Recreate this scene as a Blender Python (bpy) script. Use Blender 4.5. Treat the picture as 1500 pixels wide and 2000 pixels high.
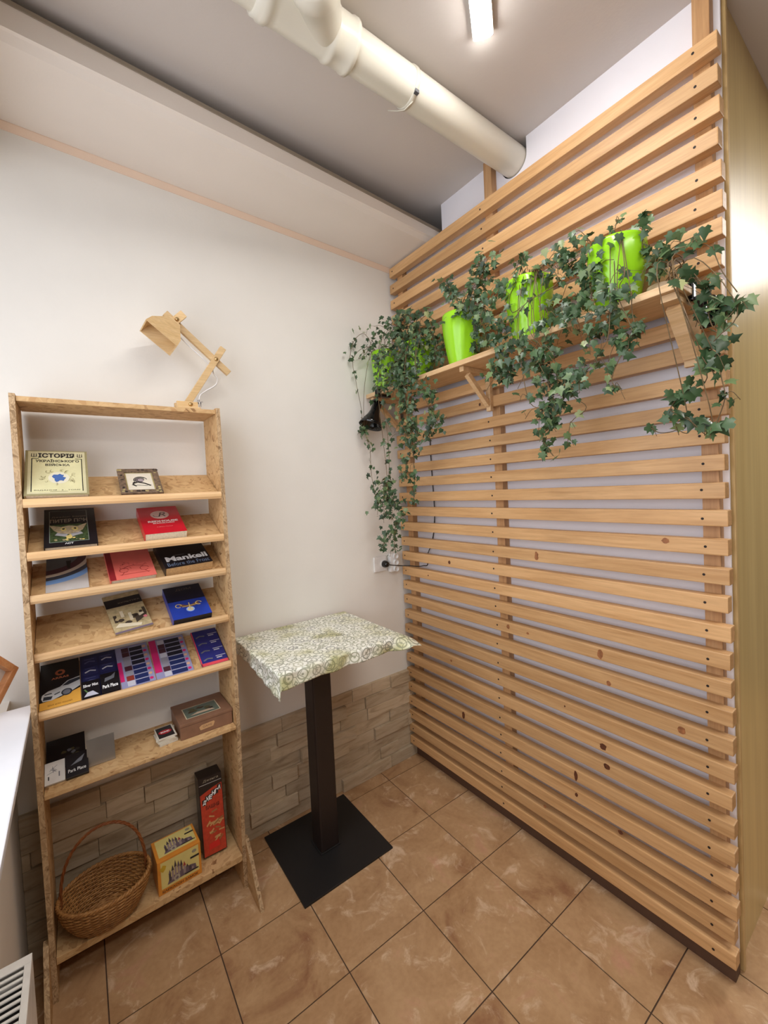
import bpy, bmesh, math, random
from mathutils import Vector, Matrix, Euler, noise as mnoise

# ------------------------------------------------------------------ camera, world, lights, exposure
SC = bpy.context.scene
COL = SC.collection
for o in list(bpy.data.objects):
    bpy.data.objects.remove(o)

yaw, pitch, roll = 0.6394, -0.0316, -0.0465
cy, sy, cp, sp = math.cos(yaw), math.sin(yaw), math.cos(pitch), math.sin(pitch)
fw = Vector((sy*cp, cy*cp, sp)); rt = Vector((cy, -sy, 0)); up = rt.cross(fw)
c_, s_ = math.cos(roll), math.sin(roll)
R_ = c_*rt + s_*up; U_ = -s_*rt + c_*up
cam_d = bpy.data.cameras.new('camera'); cam = bpy.data.objects.new('camera', cam_d); COL.objects.link(cam)
cam.matrix_world = Matrix(((R_.x, U_.x, -fw.x, -1.4445), (R_.y, U_.y, -fw.y, -1.8156), (R_.z, U_.z, -fw.z, 1.4935), (0, 0, 0, 1)))
cam_d.sensor_fit = 'VERTICAL'; cam_d.sensor_height = 24.0
cam_d.lens = 821.03/2000*24.0
cam_d.shift_x = -0.0004; cam_d.shift_y = -0.00954
cam_d.clip_start = 0.02
SC.camera = cam

w = bpy.data.worlds.new('world'); SC.world = w; w.use_nodes = True
w.node_tree.nodes['Background'].inputs[0].default_value = (0.95, 0.93, 0.90, 1)
w.node_tree.nodes['Background'].inputs[1].default_value = 0.07

def area(name, loc, target, sx, sy_, power, color):
    d = bpy.data.lights.new(name, 'AREA'); d.shape = 'RECTANGLE'; d.size = sx; d.size_y = sy_
    d.energy = power; d.color = color
    o = bpy.data.objects.new(name, d); COL.objects.link(o); o.location = loc
    o.rotation_euler = (Vector(target)-Vector(loc)).to_track_quat('-Z', 'Y').to_euler()
    return o
area('daylight_window', (-1.99, -1.15, 1.75), (0, -1.15, 1.45), 1.6, 1.5, 36, (0.88, 0.92, 1.0))
area('ceiling_lamp_room', (1.8, -2.1, 2.83), (1.8, -2.1, 0), 1.5, 0.5, 46, (1.0, 0.97, 0.92))
area('fill_light_rear', (-0.7, -2.7, 2.83), (-0.7, -2.7, 0), 1.2, 0.25, 22, (1.0, 0.95, 0.88))  # unseen fill light added behind the camera, no fixture there

SC.view_settings.view_transform = 'Standard'
SC.view_settings.look = 'None'
SC.view_settings.gamma = 1.0
SC.view_settings.use_curve_mapping = False
SC.view_settings.exposure = -0.34

# ------------------------------------------------------------------ materials
def lin(c):
    return tuple((x/12.92 if x <= 0.04045 else ((x+0.055)/1.055)**2.4) for x in c)
def S(r, g, b):
    return lin((r/255, g/255, b/255)) + (1.0,)
def nodes(name, rough=0.6, spec=0.5):
    m = bpy.data.materials.new(name); m.use_nodes = True
    nt = m.node_tree; b = nt.nodes['Principled BSDF']
    b.inputs['Roughness'].default_value = rough
    b.inputs['Specular IOR Level'].default_value = spec
    return m, nt, b
def N(nt, typ, **kw):
    n = nt.nodes.new(typ)
    for k, v in kw.items():
        if k.startswith('i_'):
            key = k[2:].replace('_', ' ')
            n.inputs[key].default_value = v
        else: setattr(n, k, v)
    return n
def ramp(nt, stops):
    r = nt.nodes.new('ShaderNodeValToRGB'); el = r.color_ramp.elements
    while len(el) > 1: el.remove(el[-1])
    el[0].position, el[0].color = stops[0]
    for p, c in stops[1:]:
        e = el.new(p); e.color = c
    return r
def plain(name, col, rough=0.6, spec=0.5, metal=0.0, vary=0.06, scale=30.0, bump=0.0):
    m, nt, b = nodes(name, rough, spec)
    tc = N(nt, 'ShaderNodeTexCoord'); nz = N(nt, 'ShaderNodeTexNoise', i_Scale=scale, i_Detail=3.0)
    nt.links.new(tc.outputs['Object'], nz.inputs['Vector'])
    r = ramp(nt, [(0.3, tuple(max(0, x*(1-vary)) for x in col[:3])+(1,)), (0.7, tuple(min(1, x*(1+vary)) for x in col[:3])+(1,))])
    nt.links.new(nz.outputs['Fac'], r.inputs['Fac']); nt.links.new(r.outputs['Color'], b.inputs['Base Color'])
    b.inputs['Metallic'].default_value = metal
    if bump:
        bp = N(nt, 'ShaderNodeBump', i_Strength=bump, i_Distance=0.004)
        nt.links.new(nz.outputs['Fac'], bp.inputs['Height']); nt.links.new(bp.outputs['Normal'], b.inputs['Normal'])
    return m
def wood(name, c1, c2, c3, axis='Y', rough=0.5, scale=1.0, spec=0.4, knots=True):
    """pine-like grain running along one object axis; face attribute 'rnd' offsets every board"""
    m, nt, b = nodes(name, rough, spec)
    L = nt.links.new
    tc = N(nt, 'ShaderNodeTexCoord'); at = N(nt, 'ShaderNodeAttribute', attribute_name='rnd')
    off = N(nt, 'ShaderNodeVectorMath', operation='SCALE'); L(at.outputs['Color'], off.inputs[0]); off.inputs['Scale'].default_value = 37.0
    add = N(nt, 'ShaderNodeVectorMath', operation='ADD'); L(tc.outputs['Object'], add.inputs[0]); L(off.outputs[0], add.inputs[1])
    mp = N(nt, 'ShaderNodeMapping'); s = {'X': (1.2, 22, 22), 'Y': (22, 1.2, 22), 'Z': (22, 22, 1.2)}[axis]
    mp.inputs['Scale'].default_value = tuple(x*scale for x in s)
    L(add.outputs[0], mp.inputs['Vector'])
    n1 = N(nt, 'ShaderNodeTexNoise', i_Scale=1.6, i_Detail=5.0, i_Roughness=0.6, i_Distortion=0.6); L(mp.outputs[0], n1.inputs['Vector'])
    n2 = N(nt, 'ShaderNodeTexNoise', i_Scale=6.0, i_Detail=4.0, i_Roughness=0.7); L(mp.outputs[0], n2.inputs['Vector'])
    r = ramp(nt, [(0.25, c2), (0.5, c1), (0.75, c3)]); L(n1.outputs['Fac'], r.inputs['Fac'])
    mx = N(nt, 'ShaderNodeMix', data_type='RGBA', blend_type='MULTIPLY'); mx.inputs[0].default_value = 0.35
    r2 = ramp(nt, [(0.35, (0.62, 0.55, 0.48, 1)), (0.6, (1, 1, 1, 1))]); L(n2.outputs['Fac'], r2.inputs['Fac'])
    L(r.outputs['Color'], mx.inputs[6]); L(r2.outputs['Color'], mx.inputs[7])
    hs = N(nt, 'ShaderNodeHueSaturation')
    mr = N(nt, 'ShaderNodeMapRange'); mr.inputs['To Min'].default_value = 0.86; mr.inputs['To Max'].default_value = 1.12
    L(at.outputs['Fac'], mr.inputs['Value']); L(mr.outputs[0], hs.inputs['Value']); L(mx.outputs[2], hs.inputs['Color'])
    L(hs.outputs['Color'], b.inputs['Base Color'])
    bp = N(nt, 'ShaderNodeBump', i_Strength=0.12, i_Distance=0.002); L(n2.outputs['Fac'], bp.inputs['Height']); L(bp.outputs['Normal'], b.inputs['Normal'])
    return m
def osb(name, edge=False):
    m, nt, b = nodes(name, 0.65, 0.3)
    L = nt.links.new
    tc = N(nt, 'ShaderNodeTexCoord')
    nz = N(nt, 'ShaderNodeTexNoise', i_Scale=9.0, i_Detail=2.0); L(tc.outputs['Object'], nz.inputs['Vector'])
    mxv = N(nt, 'ShaderNodeMix', data_type='VECTOR'); mxv.inputs[0].default_value = 0.12
    L(tc.outputs['Object'], mxv.inputs[4]); L(nz.outputs['Color'], mxv.inputs[5])
    mp = N(nt, 'ShaderNodeMapping'); mp.inputs['Scale'].default_value = (28, 75, 75) if not edge else (300, 300, 90)
    mp.inputs['Rotation'].default_value = (0, 0.25, 0.5)
    L(mxv.outputs[1], mp.inputs['Vector'])
    v1 = N(nt, 'ShaderNodeTexVoronoi', i_Scale=1.0); L(mp.outputs[0], v1.inputs['Vector'])
    mp2 = N(nt, 'ShaderNodeMapping'); mp2.inputs['Scale'].default_value = (60, 26, 60); mp2.inputs['Rotation'].default_value = (0.3, 0, -0.4)
    L(mxv.outputs[1], mp2.inputs['Vector'])
    v2 = N(nt, 'ShaderNodeTexVoronoi', i_Scale=1.0); L(mp2.outputs[0], v2.inputs['Vector'])
    sx = N(nt, 'ShaderNodeSeparateColor'); L(v1.outputs['Color'], sx.inputs[0])
    s2 = N(nt, 'ShaderNodeSeparateColor'); L(v2.outputs['Color'], s2.inputs[0])
    if edge:
        r = ramp(nt, [(0.0, S(120, 92, 62)), (0.35, S(165, 135, 100)), (0.7, S(200, 170, 132)), (1.0, S(140, 108, 76))])
    else:
        r = ramp(nt, [(0.0, S(158, 118, 76)), (0.3, S(196, 158, 110)), (0.62, S(210, 174, 126)), (0.92, S(186, 144, 96)), (1.0, S(122, 84, 50))])
    md = N(nt, 'ShaderNodeMath', operation='ADD'); L(sx.outputs[0], md.inputs[0]); L(s2.outputs[1], md.inputs[1])
    hf = N(nt, 'ShaderNodeMath', operation='MULTIPLY'); hf.inputs[1].default_value = 0.5; L(md.outputs[0], hf.inputs[0])
    L(hf.outputs[0], r.inputs['Fac']); L(r.outputs['Color'], b.inputs['Base Color'])
    bp = N(nt, 'ShaderNodeBump', i_Strength=0.25, i_Distance=0.002); L(hf.outputs[0], bp.inputs['Height']); L(bp.outputs['Normal'], b.inputs['Normal'])
    return m
def plaster(name, col, scale=3.0, vary=0.03, bump=0.15, rough=0.85):
    m, nt, b = nodes(name, rough, 0.2)
    L = nt.links.new
    tc = N(nt, 'ShaderNodeTexCoord'); n1 = N(nt, 'ShaderNodeTexNoise', i_Scale=scale, i_Detail=4.0); L(tc.outputs['Object'], n1.inputs['Vector'])
    r = ramp(nt, [(0.3, tuple(x*(1-vary) for x in col[:3])+(1,)), (0.7, tuple(min(1, x*(1+vary)) for x in col[:3])+(1,))])
    L(n1.outputs['Fac'], r.inputs['Fac']); L(r.outputs['Color'], b.inputs['Base Color'])
    n2 = N(nt, 'ShaderNodeTexNoise', i_Scale=120.0, i_Detail=3.0); L(tc.outputs['Object'], n2.inputs['Vector'])
    bp = N(nt, 'ShaderNodeBump', i_Strength=bump, i_Distance=0.002); L(n2.outputs['Fac'], bp.inputs['Height']); L(bp.outputs['Normal'], b.inputs['Normal'])
    return m
def emit(name, col, strength):
    m = bpy.data.materials.new(name); m.use_nodes = True; nt = m.node_tree
    nt.nodes.clear(); e = nt.nodes.new('ShaderNodeEmission'); o = nt.nodes.new('ShaderNodeOutputMaterial')
    e.inputs[0].default_value = col; e.inputs[1].default_value = strength; nt.links.new(e.outputs[0], o.inputs[0]); return m

M = {}
M['wall'] = plaster('wall paint', S(236, 232, 225))
M['board'] = plaster('white board paint', S(246, 243, 248), rough=0.6)
M['ceil'] = plaster('ceiling paint', S(212, 204, 198), scale=1.5)
M['soffit'] = plaster('soffit paint', S(236, 226, 216))
M['peach'] = plaster('peach paint', S(238, 212, 190))
M['taupe'] = plaster('taupe edge', S(150, 138, 122))
M['pine'] = wood('pine slats', S(210, 166, 116), S(190, 144, 94), S(222, 180, 130), 'Y', 0.45)
M['pine_v'] = wood('pine posts', S(204, 158, 110), S(186, 138, 92), S(216, 172, 126), 'Z', 0.5)
M['shelfpine'] = wood('pale pine', S(220, 184, 138), S(206, 166, 118), S(232, 198, 156), 'Y', 0.5)
M['lip'] = wood('lip moulding pine', S(224, 184, 134), S(212, 168, 116), S(234, 198, 152), 'X', 0.45)
M['lampwood'] = wood('lamp pine', S(226, 192, 140), S(212, 174, 120), S(236, 206, 158), 'X', 0.45, 1.5)
M['ply'] = wood('varnished plywood', S(222, 196, 134), S(216, 188, 124), S(228, 204, 144), 'Z', 0.36, 0.10, 0.6)
M['lath'] = wood('lath wood', S(212, 180, 124), S(196, 162, 108), S(222, 192, 140), 'Z', 0.5)
M['framewood'] = wood('orange varnished wood', S(206, 146, 100), S(188, 126, 82), S(218, 164, 118), 'X', 0.35)
M['osb'] = osb('osb board'); M['osbedge'] = osb('osb cut edge', True)
M['screw'] = plain('screw hole', S(34, 22, 16), 0.7)
M['knot'] = plain('knot', S(92, 50, 28), 0.6, vary=0.4, scale=90)
M['black'] = plain('black powder coat', S(24, 23, 24), 0.5, 0.5)
M['blackcol'] = plain('dark brown coat', S(38, 28, 25), 0.45)
M['gloss_black'] = plain('gloss black plastic', S(14, 14, 15), 0.12, 0.6)
M['white'] = plain('white plastic', S(236, 234, 232), 0.35)
M['radwhite'] = plain('white enamel', S(242, 242, 240), 0.25)
M['dark'] = plain('dark gap', S(20, 18, 20), 0.8)
M['lime'] = plain('lime plastic', S(150, 212, 34), 0.18, 0.55, vary=0.02)
M['soil'] = plain('soil', S(52, 38, 28), 0.95, vary=0.5, scale=150, bump=0.6)
M['stem'] = plain('stem', S(104, 84, 54), 0.7, vary=0.3)
M['pipe'] = plain('white pvc', S(226, 221, 206), 0.3, 0.5, vary=0.02, scale=4)
M['pipering'] = plain('pvc seam', S(214, 208, 192), 0.45)
M['led'] = emit('led tube', (1.0, 0.975, 0.945, 1), 88.0)
M['metal'] = plain('brushed metal', S(176, 174, 172), 0.25, 0.5, 0.85)
M['cable_white'] = plain('white cable', S(226, 222, 220), 0.45)
M['zip'] = plain('grey tie', S(88, 88, 92), 0.5)
M['knot_pale'] = plain('pale knot', S(150, 96, 58), 0.6, vary=0.3, scale=90)
M['shade_strip'] = plain('dark shade strip', S(92, 66, 50), 0.6)  # brown standing in for the shadow beneath the lowest slat
M['brass'] = plain('brass screw', S(200, 170, 120), 0.3, 0.5, 0.9)
M['beige'] = plain('beige ceramic', S(214, 190, 160), 0.4)
M['paper'] = plain('page edges', S(226, 214, 190), 0.8, vary=0.12, scale=200)
M['paperbrown'] = plain('aged page edges', S(196, 158, 108), 0.85, vary=0.15, scale=200)
def C(name, r, g, b, rough=0.4, vary=0.05, scale=30):
    if name not in M: M[name] = plain(name, S(r, g, b), rough, vary=vary, scale=scale)
    return name

def sill_mat():
    return plain('white sill board', S(232, 234, 240), 0.3, vary=0.03, scale=6)
M['sill'] = sill_mat()

def floor_mat():
    m, nt, b = nodes('terracotta floor tile', 0.33, 0.45); L = nt.links.new
    tc = N(nt, 'ShaderNodeTexCoord')
    at = N(nt, 'ShaderNodeAttribute', attribute_name='rnd')
    off = N(nt, 'ShaderNodeVectorMath', operation='SCALE'); L(at.outputs['Color'], off.inputs[0]); off.inputs['Scale'].default_value = 23.0
    ad = N(nt, 'ShaderNodeVectorMath', operation='ADD'); L(tc.outputs['Object'], ad.inputs[0]); L(off.outputs[0], ad.inputs[1])
    n1 = N(nt, 'ShaderNodeTexNoise', i_Scale=5.0, i_Detail=6.0, i_Roughness=0.62, i_Distortion=0.8); L(ad.outputs[0], n1.inputs['Vector'])
    r1 = ramp(nt, [(0.28, S(142, 98, 70)), (0.44, S(175, 138, 100)), (0.6, S(189, 153, 114)), (0.76, S(198, 148, 122))]); L(n1.outputs['Fac'], r1.inputs['Fac'])
    n2 = N(nt, 'ShaderNodeTexNoise', i_Scale=11.0, i_Detail=6.0, i_Roughness=0.68, i_Distortion=0.9); L(ad.outputs[0], n2.inputs['Vector'])
    r2 = ramp(nt, [(0.55, (0, 0, 0, 1)), (0.70, (0.85, 0.85, 0.85, 1))]); L(n2.outputs['Fac'], r2.inputs['Fac'])
    mx = N(nt, 'ShaderNodeMix', data_type='RGBA'); L(r2.outputs['Color'], mx.inputs[0]); L(r1.outputs['Color'], mx.inputs[6]); mx.inputs[7].default_value = S(222, 194, 164)
    n3 = N(nt, 'ShaderNodeTexNoise', i_Scale=70.0, i_Detail=3.0); L(ad.outputs[0], n3.inputs['Vector'])
    mm = N(nt, 'ShaderNodeMix', data_type='RGBA', blend_type='MULTIPLY'); mm.inputs[0].default_value = 0.25
    r3 = ramp(nt, [(0.35, (0.7, 0.62, 0.55, 1)), (0.6, (1, 1, 1, 1))]); L(n3.outputs['Fac'], r3.inputs['Fac'])
    L(mx.outputs[2], mm.inputs[6]); L(r3.outputs['Color'], mm.inputs[7]); L(mm.outputs[2], b.inputs['Base Color'])
    bp = N(nt, 'ShaderNodeBump', i_Strength=0.15, i_Distance=0.003); L(n3.outputs['Fac'], bp.inputs['Height']); L(bp.outputs['Normal'], b.inputs['Normal'])
    return m
M['tile'] = floor_mat()
M['grout'] = plain('grout', S(84, 62, 48), 0.9)
def stone_mat():
    m, nt, b = nodes('stone strip tile', 0.55, 0.35); L = nt.links.new
    tc = N(nt, 'ShaderNodeTexCoord'); at = N(nt, 'ShaderNodeAttribute', attribute_name='rnd')
    off = N(nt, 'ShaderNodeVectorMath', operation='SCALE'); L(at.outputs['Color'], off.inputs[0]); off.inputs['Scale'].default_value = 19.0
    ad = N(nt, 'ShaderNodeVectorMath', operation='ADD'); L(tc.outputs['Object'], ad.inputs[0]); L(off.outputs[0], ad.inputs[1])
    mp = N(nt, 'ShaderNodeMapping'); mp.inputs['Scale'].default_value = (4, 4, 20); mp.inputs['Rotation'].default_value = (0, 0.05, 0); L(ad.outputs[0], mp.inputs['Vector'])
    n1 = N(nt, 'ShaderNodeTexNoise', i_Scale=1.4, i_Detail=6.0, i_Roughness=0.6, i_Distortion=1.0); L(mp.outputs[0], n1.inputs['Vector'])
    r1 = ramp(nt, [(0.3, S(164, 144, 118)), (0.45, S(192, 172, 144)), (0.6, S(204, 186, 160)), (0.78, S(178, 162, 140))]); L(n1.outputs['Fac'], r1.inputs['Fac'])
    hs = N(nt, 'ShaderNodeHueSaturation'); mr = N(nt, 'ShaderNodeMapRange'); mr.inputs['To Min'].default_value = 0.82; mr.inputs['To Max'].default_value = 1.1
    L(at.outputs['Fac'], mr.inputs['Value']); L(mr.outputs[0], hs.inputs['Value']); L(r1.outputs['Color'], hs.inputs['Color'])
    L(hs.outputs['Color'], b.inputs['Base Color'])
    bp = N(nt, 'ShaderNodeBump', i_Strength=0.3, i_Distance=0.003); L(n1.outputs['Fac'], bp.inputs['Height']); L(bp.outputs['Normal'], b.inputs['Normal'])
    return m
M['stone'] = stone_mat()
def leaf_mat():
    m, nt, b = nodes('ivy leaf', 0.38, 0.45); L = nt.links.new
    at = N(nt, 'ShaderNodeAttribute', attribute_name='rnd')
    r = ramp(nt, [(0.0, S(40, 58, 38)), (0.35, S(56, 82, 50)), (0.6, S(76, 102, 66)), (0.78, S(108, 128, 84)), (0.9, S(150, 156, 108)), (1.0, S(176, 172, 124))])
    L(at.outputs['Fac'], r.inputs['Fac'])
    ge = N(nt, 'ShaderNodeNewGeometry')
    mx = N(nt, 'ShaderNodeMix', data_type='RGBA'); L(ge.outputs['Backfacing'], mx.inputs[0]); L(r.outputs['Color'], mx.inputs[6])
    r2 = ramp(nt, [(0.0, S(84, 104, 66)), (1.0, S(140, 152, 96))]); L(at.outputs['Fac'], r2.inputs['Fac']); L(r2.outputs['Color'], mx.inputs[7])
    L(mx.outputs[2], b.inputs['Base Color'])
    b.inputs['Subsurface Weight'].default_value = 0.0
    return m
M['leaf'] = leaf_mat()
def cloth_mat():
    """patchwork of little tile motifs, cream with olive and charcoal line work"""
    m, nt, b = nodes('patterned oilcloth', 0.35, 0.45); L = nt.links.new
    uv = N(nt, 'ShaderNodeUVMap', uv_map='UVMap')
    def layer(scale, rot):
        mp = N(nt, 'ShaderNodeMapping'); mp.inputs['Scale'].default_value = (scale, scale, 1); mp.inputs['Rotation'].default_value = (0, 0, rot)
        L(uv.outputs[0], mp.inputs['Vector']); return mp
    # cells
    a = layer(19, 0.0)
    fr = N(nt, 'ShaderNodeVectorMath', operation='FRACTION'); L(a.outputs[0], fr.inputs[0])
    sb = N(nt, 'ShaderNodeVectorMath', operation='SUBTRACT'); L(fr.outputs[0], sb.inputs[0]); sb.inputs[1].default_value = (0.5, 0.5, 0)
    ln = N(nt, 'ShaderNodeVectorMath', operation='LENGTH'); L(sb.outputs[0], ln.inputs[0])
    fl = N(nt, 'ShaderNodeVectorMath', operation='FLOOR'); L(a.outputs[0], fl.inputs[0])
    wn = N(nt, 'ShaderNodeTexWhiteNoise', noise_dimensions='2D'); L(fl.outputs[0], wn.inputs['Vector'])
    # rings
    ml = N(nt, 'ShaderNodeMath', operation='MULTIPLY_ADD'); L(ln.outputs['Value'], ml.inputs[0]); ml.inputs[1].default_value = 22.0; L(wn.outputs['Value'], ml.inputs[2])
    sn = N(nt, 'ShaderNodeMath', operation='SINE'); L(ml.outputs[0], sn.inputs[0])
    vo = N(nt, 'ShaderNodeTexVoronoi', feature='DISTANCE_TO_EDGE', i_Scale=2.0); L(a.outputs[0], vo.inputs['Vector'])
    vr = N(nt, 'ShaderNodeMath', operation='LESS_THAN'); L(vo.outputs['Distance'], vr.inputs[0]); vr.inputs[1].default_value = 0.045
    gt = N(nt, 'ShaderNodeMath', operation='GREATER_THAN'); L(sn.outputs[0], gt.inputs[0]); gt.inputs[1].default_value = 0.6
    mxm = N(nt, 'ShaderNodeMath', operation='MAXIMUM'); L(gt.outputs[0], mxm.inputs[0]); L(vr.outputs[0], mxm.inputs[1])
    # big soft patches
    bg = layer(7, 0.0); nz = N(nt, 'ShaderNodeTexNoise', i_Scale=1.0, i_Detail=2.0); L(bg.outputs[0], nz.inputs['Vector'])
    rb = ramp(nt, [(0.46, S(246, 246, 236)), (0.56, S(236, 235, 214)), (0.66, S(196, 194, 146))]); L(nz.outputs['Fac'], rb.inputs['Fac'])
    rc = ramp(nt, [(0.0, S(84, 90, 66)), (0.5, S(130, 134, 92)), (0.8, S(58, 64, 58)), (1.0, S(160, 160, 124))]); L(wn.outputs['Value'], rc.inputs['Fac'])
    f = N(nt, 'ShaderNodeMath', operation='MULTIPLY'); L(mxm.outputs[0], f.inputs[0]); f.inputs[1].default_value = 0.66
    mx = N(nt, 'ShaderNodeMix', data_type='RGBA'); L(f.outputs[0], mx.inputs[0]); L(rb.outputs['Color'], mx.inputs[6]); L(rc.outputs['Color'], mx.inputs[7])
    L(mx.outputs[2], b.inputs['Base Color'])
    return m
M['cloth'] = cloth_mat()
def wicker_mat(name, a, b_):
    m, nt, b = nodes(name, 0.5, 0.4); L = nt.links.new
    tc = N(nt, 'ShaderNodeTexCoord'); nz = N(nt, 'ShaderNodeTexNoise', i_Scale=60.0, i_Detail=3.0); L(tc.outputs['Object'], nz.inputs['Vector'])
    r = ramp(nt, [(0.3, a), (0.7, b_)]); L(nz.outputs['Fac'], r.inputs['Fac']); L(r.outputs['Color'], b.inputs['Base Color']); return m
M['wicker'] = wicker_mat('wicker', S(138, 92, 46), S(176, 128, 74))
M['wickerdark'] = wicker_mat('wicker handle', S(128, 70, 34), S(150, 92, 50))

# ------------------------------------------------------------------ mesh helpers
RND = random.Random(7)
class MB:
    def __init__(s): s.v, s.f, s.m, s.r, s.sm, s.mats = [], [], [], [], [], []
    def mi(s, mat):
        if mat not in s.mats: s.mats.append(mat)
        return s.mats.index(mat)
    def add(s, vs, fs, mat, rnd=None, smooth=False, mtx=None):
        b = len(s.v); rnd = RND.random() if rnd is None else rnd; k = s.mi(mat)
        for p in vs:
            p = Vector(p)
            s.v.append(tuple(mtx @ p) if mtx is not None else tuple(p))
        for f in fs:
            s.f.append(tuple(b+i for i in f)); s.m.append(k); s.r.append(rnd); s.sm.append(smooth)
    def box(s, x0, x1, y0, y1, z0, z1, mat, bev=0.0, rnd=None, mtx=None, end=None):
        if x0 > x1: x0, x1 = x1, x0
        if y0 > y1: y0, y1 = y1, y0
        if z0 > z1: z0, z1 = z1, z0
        if bev <= 0:
            vs = [(x0,y0,z0),(x1,y0,z0),(x1,y1,z0),(x0,y1,z0),(x0,y0,z1),(x1,y0,z1),(x1,y1,z1),(x0,y1,z1)]
            s.add(vs, [(0,3,2,1),(4,5,6,7),(0,1,5,4),(1,2,6,5),(2,3,7,6),(3,0,4,7)], mat, rnd, False, mtx)
            return
        bm = bmesh.new(); bmesh.ops.create_cube(bm, size=1.0)
        for v in bm.verts: v.co = Vector(((x0+x1)/2+v.co.x*(x1-x0), (y0+y1)/2+v.co.y*(y1-y0), (z0+z1)/2+v.co.z*(z1-z0)))
        bev = min(bev, 0.45*min(x1-x0, y1-y0, z1-z0))
        bmesh.ops.bevel(bm, geom=list(bm.edges), offset=bev, segments=2, affect='EDGES', profile=0.6)
        s.bm(bm, mat, rnd, mtx)
    def bm(s, bm, mat, rnd=None, mtx=None, smooth=False):
        bm.verts.ensure_lookup_table()
        s.add([v.co.copy() for v in bm.verts], [tuple(v.index for v in f.verts) for f in bm.faces], mat, rnd, smooth, mtx); bm.free()
    def tube(s, pts, r, mat, n=10, rnd=None, cap=True, mtx=None, closed=False):
        pts = [Vector(p) for p in pts]; m = len(pts); vs = []; fs = []
        rr = r if isinstance(r, (list, tuple)) else [r]*m
        prev = None
        for i, p in enumerate(pts):
            if closed: t = pts[(i+1) % m]-pts[i-1]
            else: t = (pts[min(i+1, m-1)]-pts[max(i-1, 0)])
            t = t.normalized() if t.length > 1e-9 else Vector((0, 0, 1))
            if prev is None:
                a = Vector((0, 0, 1)) if abs(t.z) < 0.9 else Vector((1, 0, 0)); u = t.cross(a).normalized()
            else:
                u = prev - t*prev.dot(t); u = u.normalized() if u.length > 1e-6 else t.orthogonal().normalized()
            prev = u; w_ = t.cross(u)
            for k in range(n):
                a = 2*math.pi*k/n; vs.append(p+(u*math.cos(a)+w_*math.sin(a))*rr[i])
        for i in range(m if closed else m-1):
            j = (i+1) % m
            for k in range(n):
                k2 = (k+1) % n; fs.append((i*n+k, i*n+k2, j*n+k2, j*n+k))
        if cap and not closed: fs.append(tuple(range(n-1, -1, -1))); fs.append(tuple((m-1)*n+k for k in range(n)))
        s.add(vs, fs, mat, rnd, True, mtx)
    def lathe(s, prof, mat, n=40, rnd=None, mtx=None, sx=1, sy_=1):
        vs, fs = [], []
        for r, z in prof:
            for k in range(n):
                a = 2*math.pi*k/n; vs.append((r*math.cos(a)*sx, r*math.sin(a)*sy_, z))
        for i in range(len(prof)-1):
            for k in range(n):
                k2 = (k+1) % n; fs.append((i*n+k, i*n+k2, (i+1)*n+k2, (i+1)*n+k))
        s.add(vs, fs, mat, rnd, True, mtx)
    def prism(s, poly, d0, d1, mat, mtx=None, rnd=None, smooth=False):
        """poly in local xy, extruded along local z from d0 to d1"""
        n = len(poly); vs = [(x, y, d0) for x, y in poly]+[(x, y, d1) for x, y in poly]
        fs = [tuple(range(n-1, -1, -1)), tuple(range(n, 2*n))]+[(i, (i+1) % n, n+(i+1) % n, n+i) for i in range(n)]
        s.add(vs, fs, mat, rnd, smooth, mtx)
    def quad(s, u0, u1, v0, v1, lvl, mat, mtx, rnd=None):
        s.add([(u0, v0, lvl), (u1, v0, lvl), (u1, v1, lvl), (u0, v1, lvl)], [(0, 1, 2, 3)], mat, rnd, False, mtx)
    def flat(s, poly, lvl, mat, mtx, rnd=None):
        s.add([(x, y, lvl) for x, y in poly], [tuple(range(len(poly)))], mat, rnd, False, mtx)
    def build(s, name, parent=None, loc=None, shade=None):
        me = bpy.data.meshes.new(name); o0 = Vector(loc) if loc is not None else Vector((0, 0, 0))
        me.from_pydata([tuple(Vector(p)-o0) for p in s.v], [], s.f)
        for mt in s.mats: me.materials.append(M[mt])
        me.polygons.foreach_set('material_index', s.m); me.polygons.foreach_set('use_smooth', s.sm)
        at = me.attributes.new('rnd', 'FLOAT', 'FACE'); at.data.foreach_set('value', s.r)
        me.update()
        o = bpy.data.objects.new(name, me); COL.objects.link(o)
        if parent is not None:
            o.parent = parent
            o.location = o0-Vector(parent['_org']) if '_org' in parent else o0
        else: o.location = o0
        o['_org'] = tuple(o0)
        return o
def tag(o, label=None, cat=None, group=None, kind=None):
    if label: o['label'] = label
    if cat: o['category'] = cat
    if group: o['group'] = group
    if kind: o['kind'] = kind
    return o
def thing(name, loc, label, cat, group=None):
    o = bpy.data.objects.new(name, None); COL.objects.link(o); o.location = loc; o.empty_display_size = 0.05
    o['_org'] = tuple(loc)
    return tag(o, label, cat, group)
def P(mb, name, parent):           # a part: mesh placed at its parent's origin, coordinates given in the world
    org = Vector(parent['_org']); o = mb.build(name, None, loc=org); o.parent = parent; o.location = (0, 0, 0); o['_org'] = tuple(org)
    return o
_txt = {}
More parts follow.
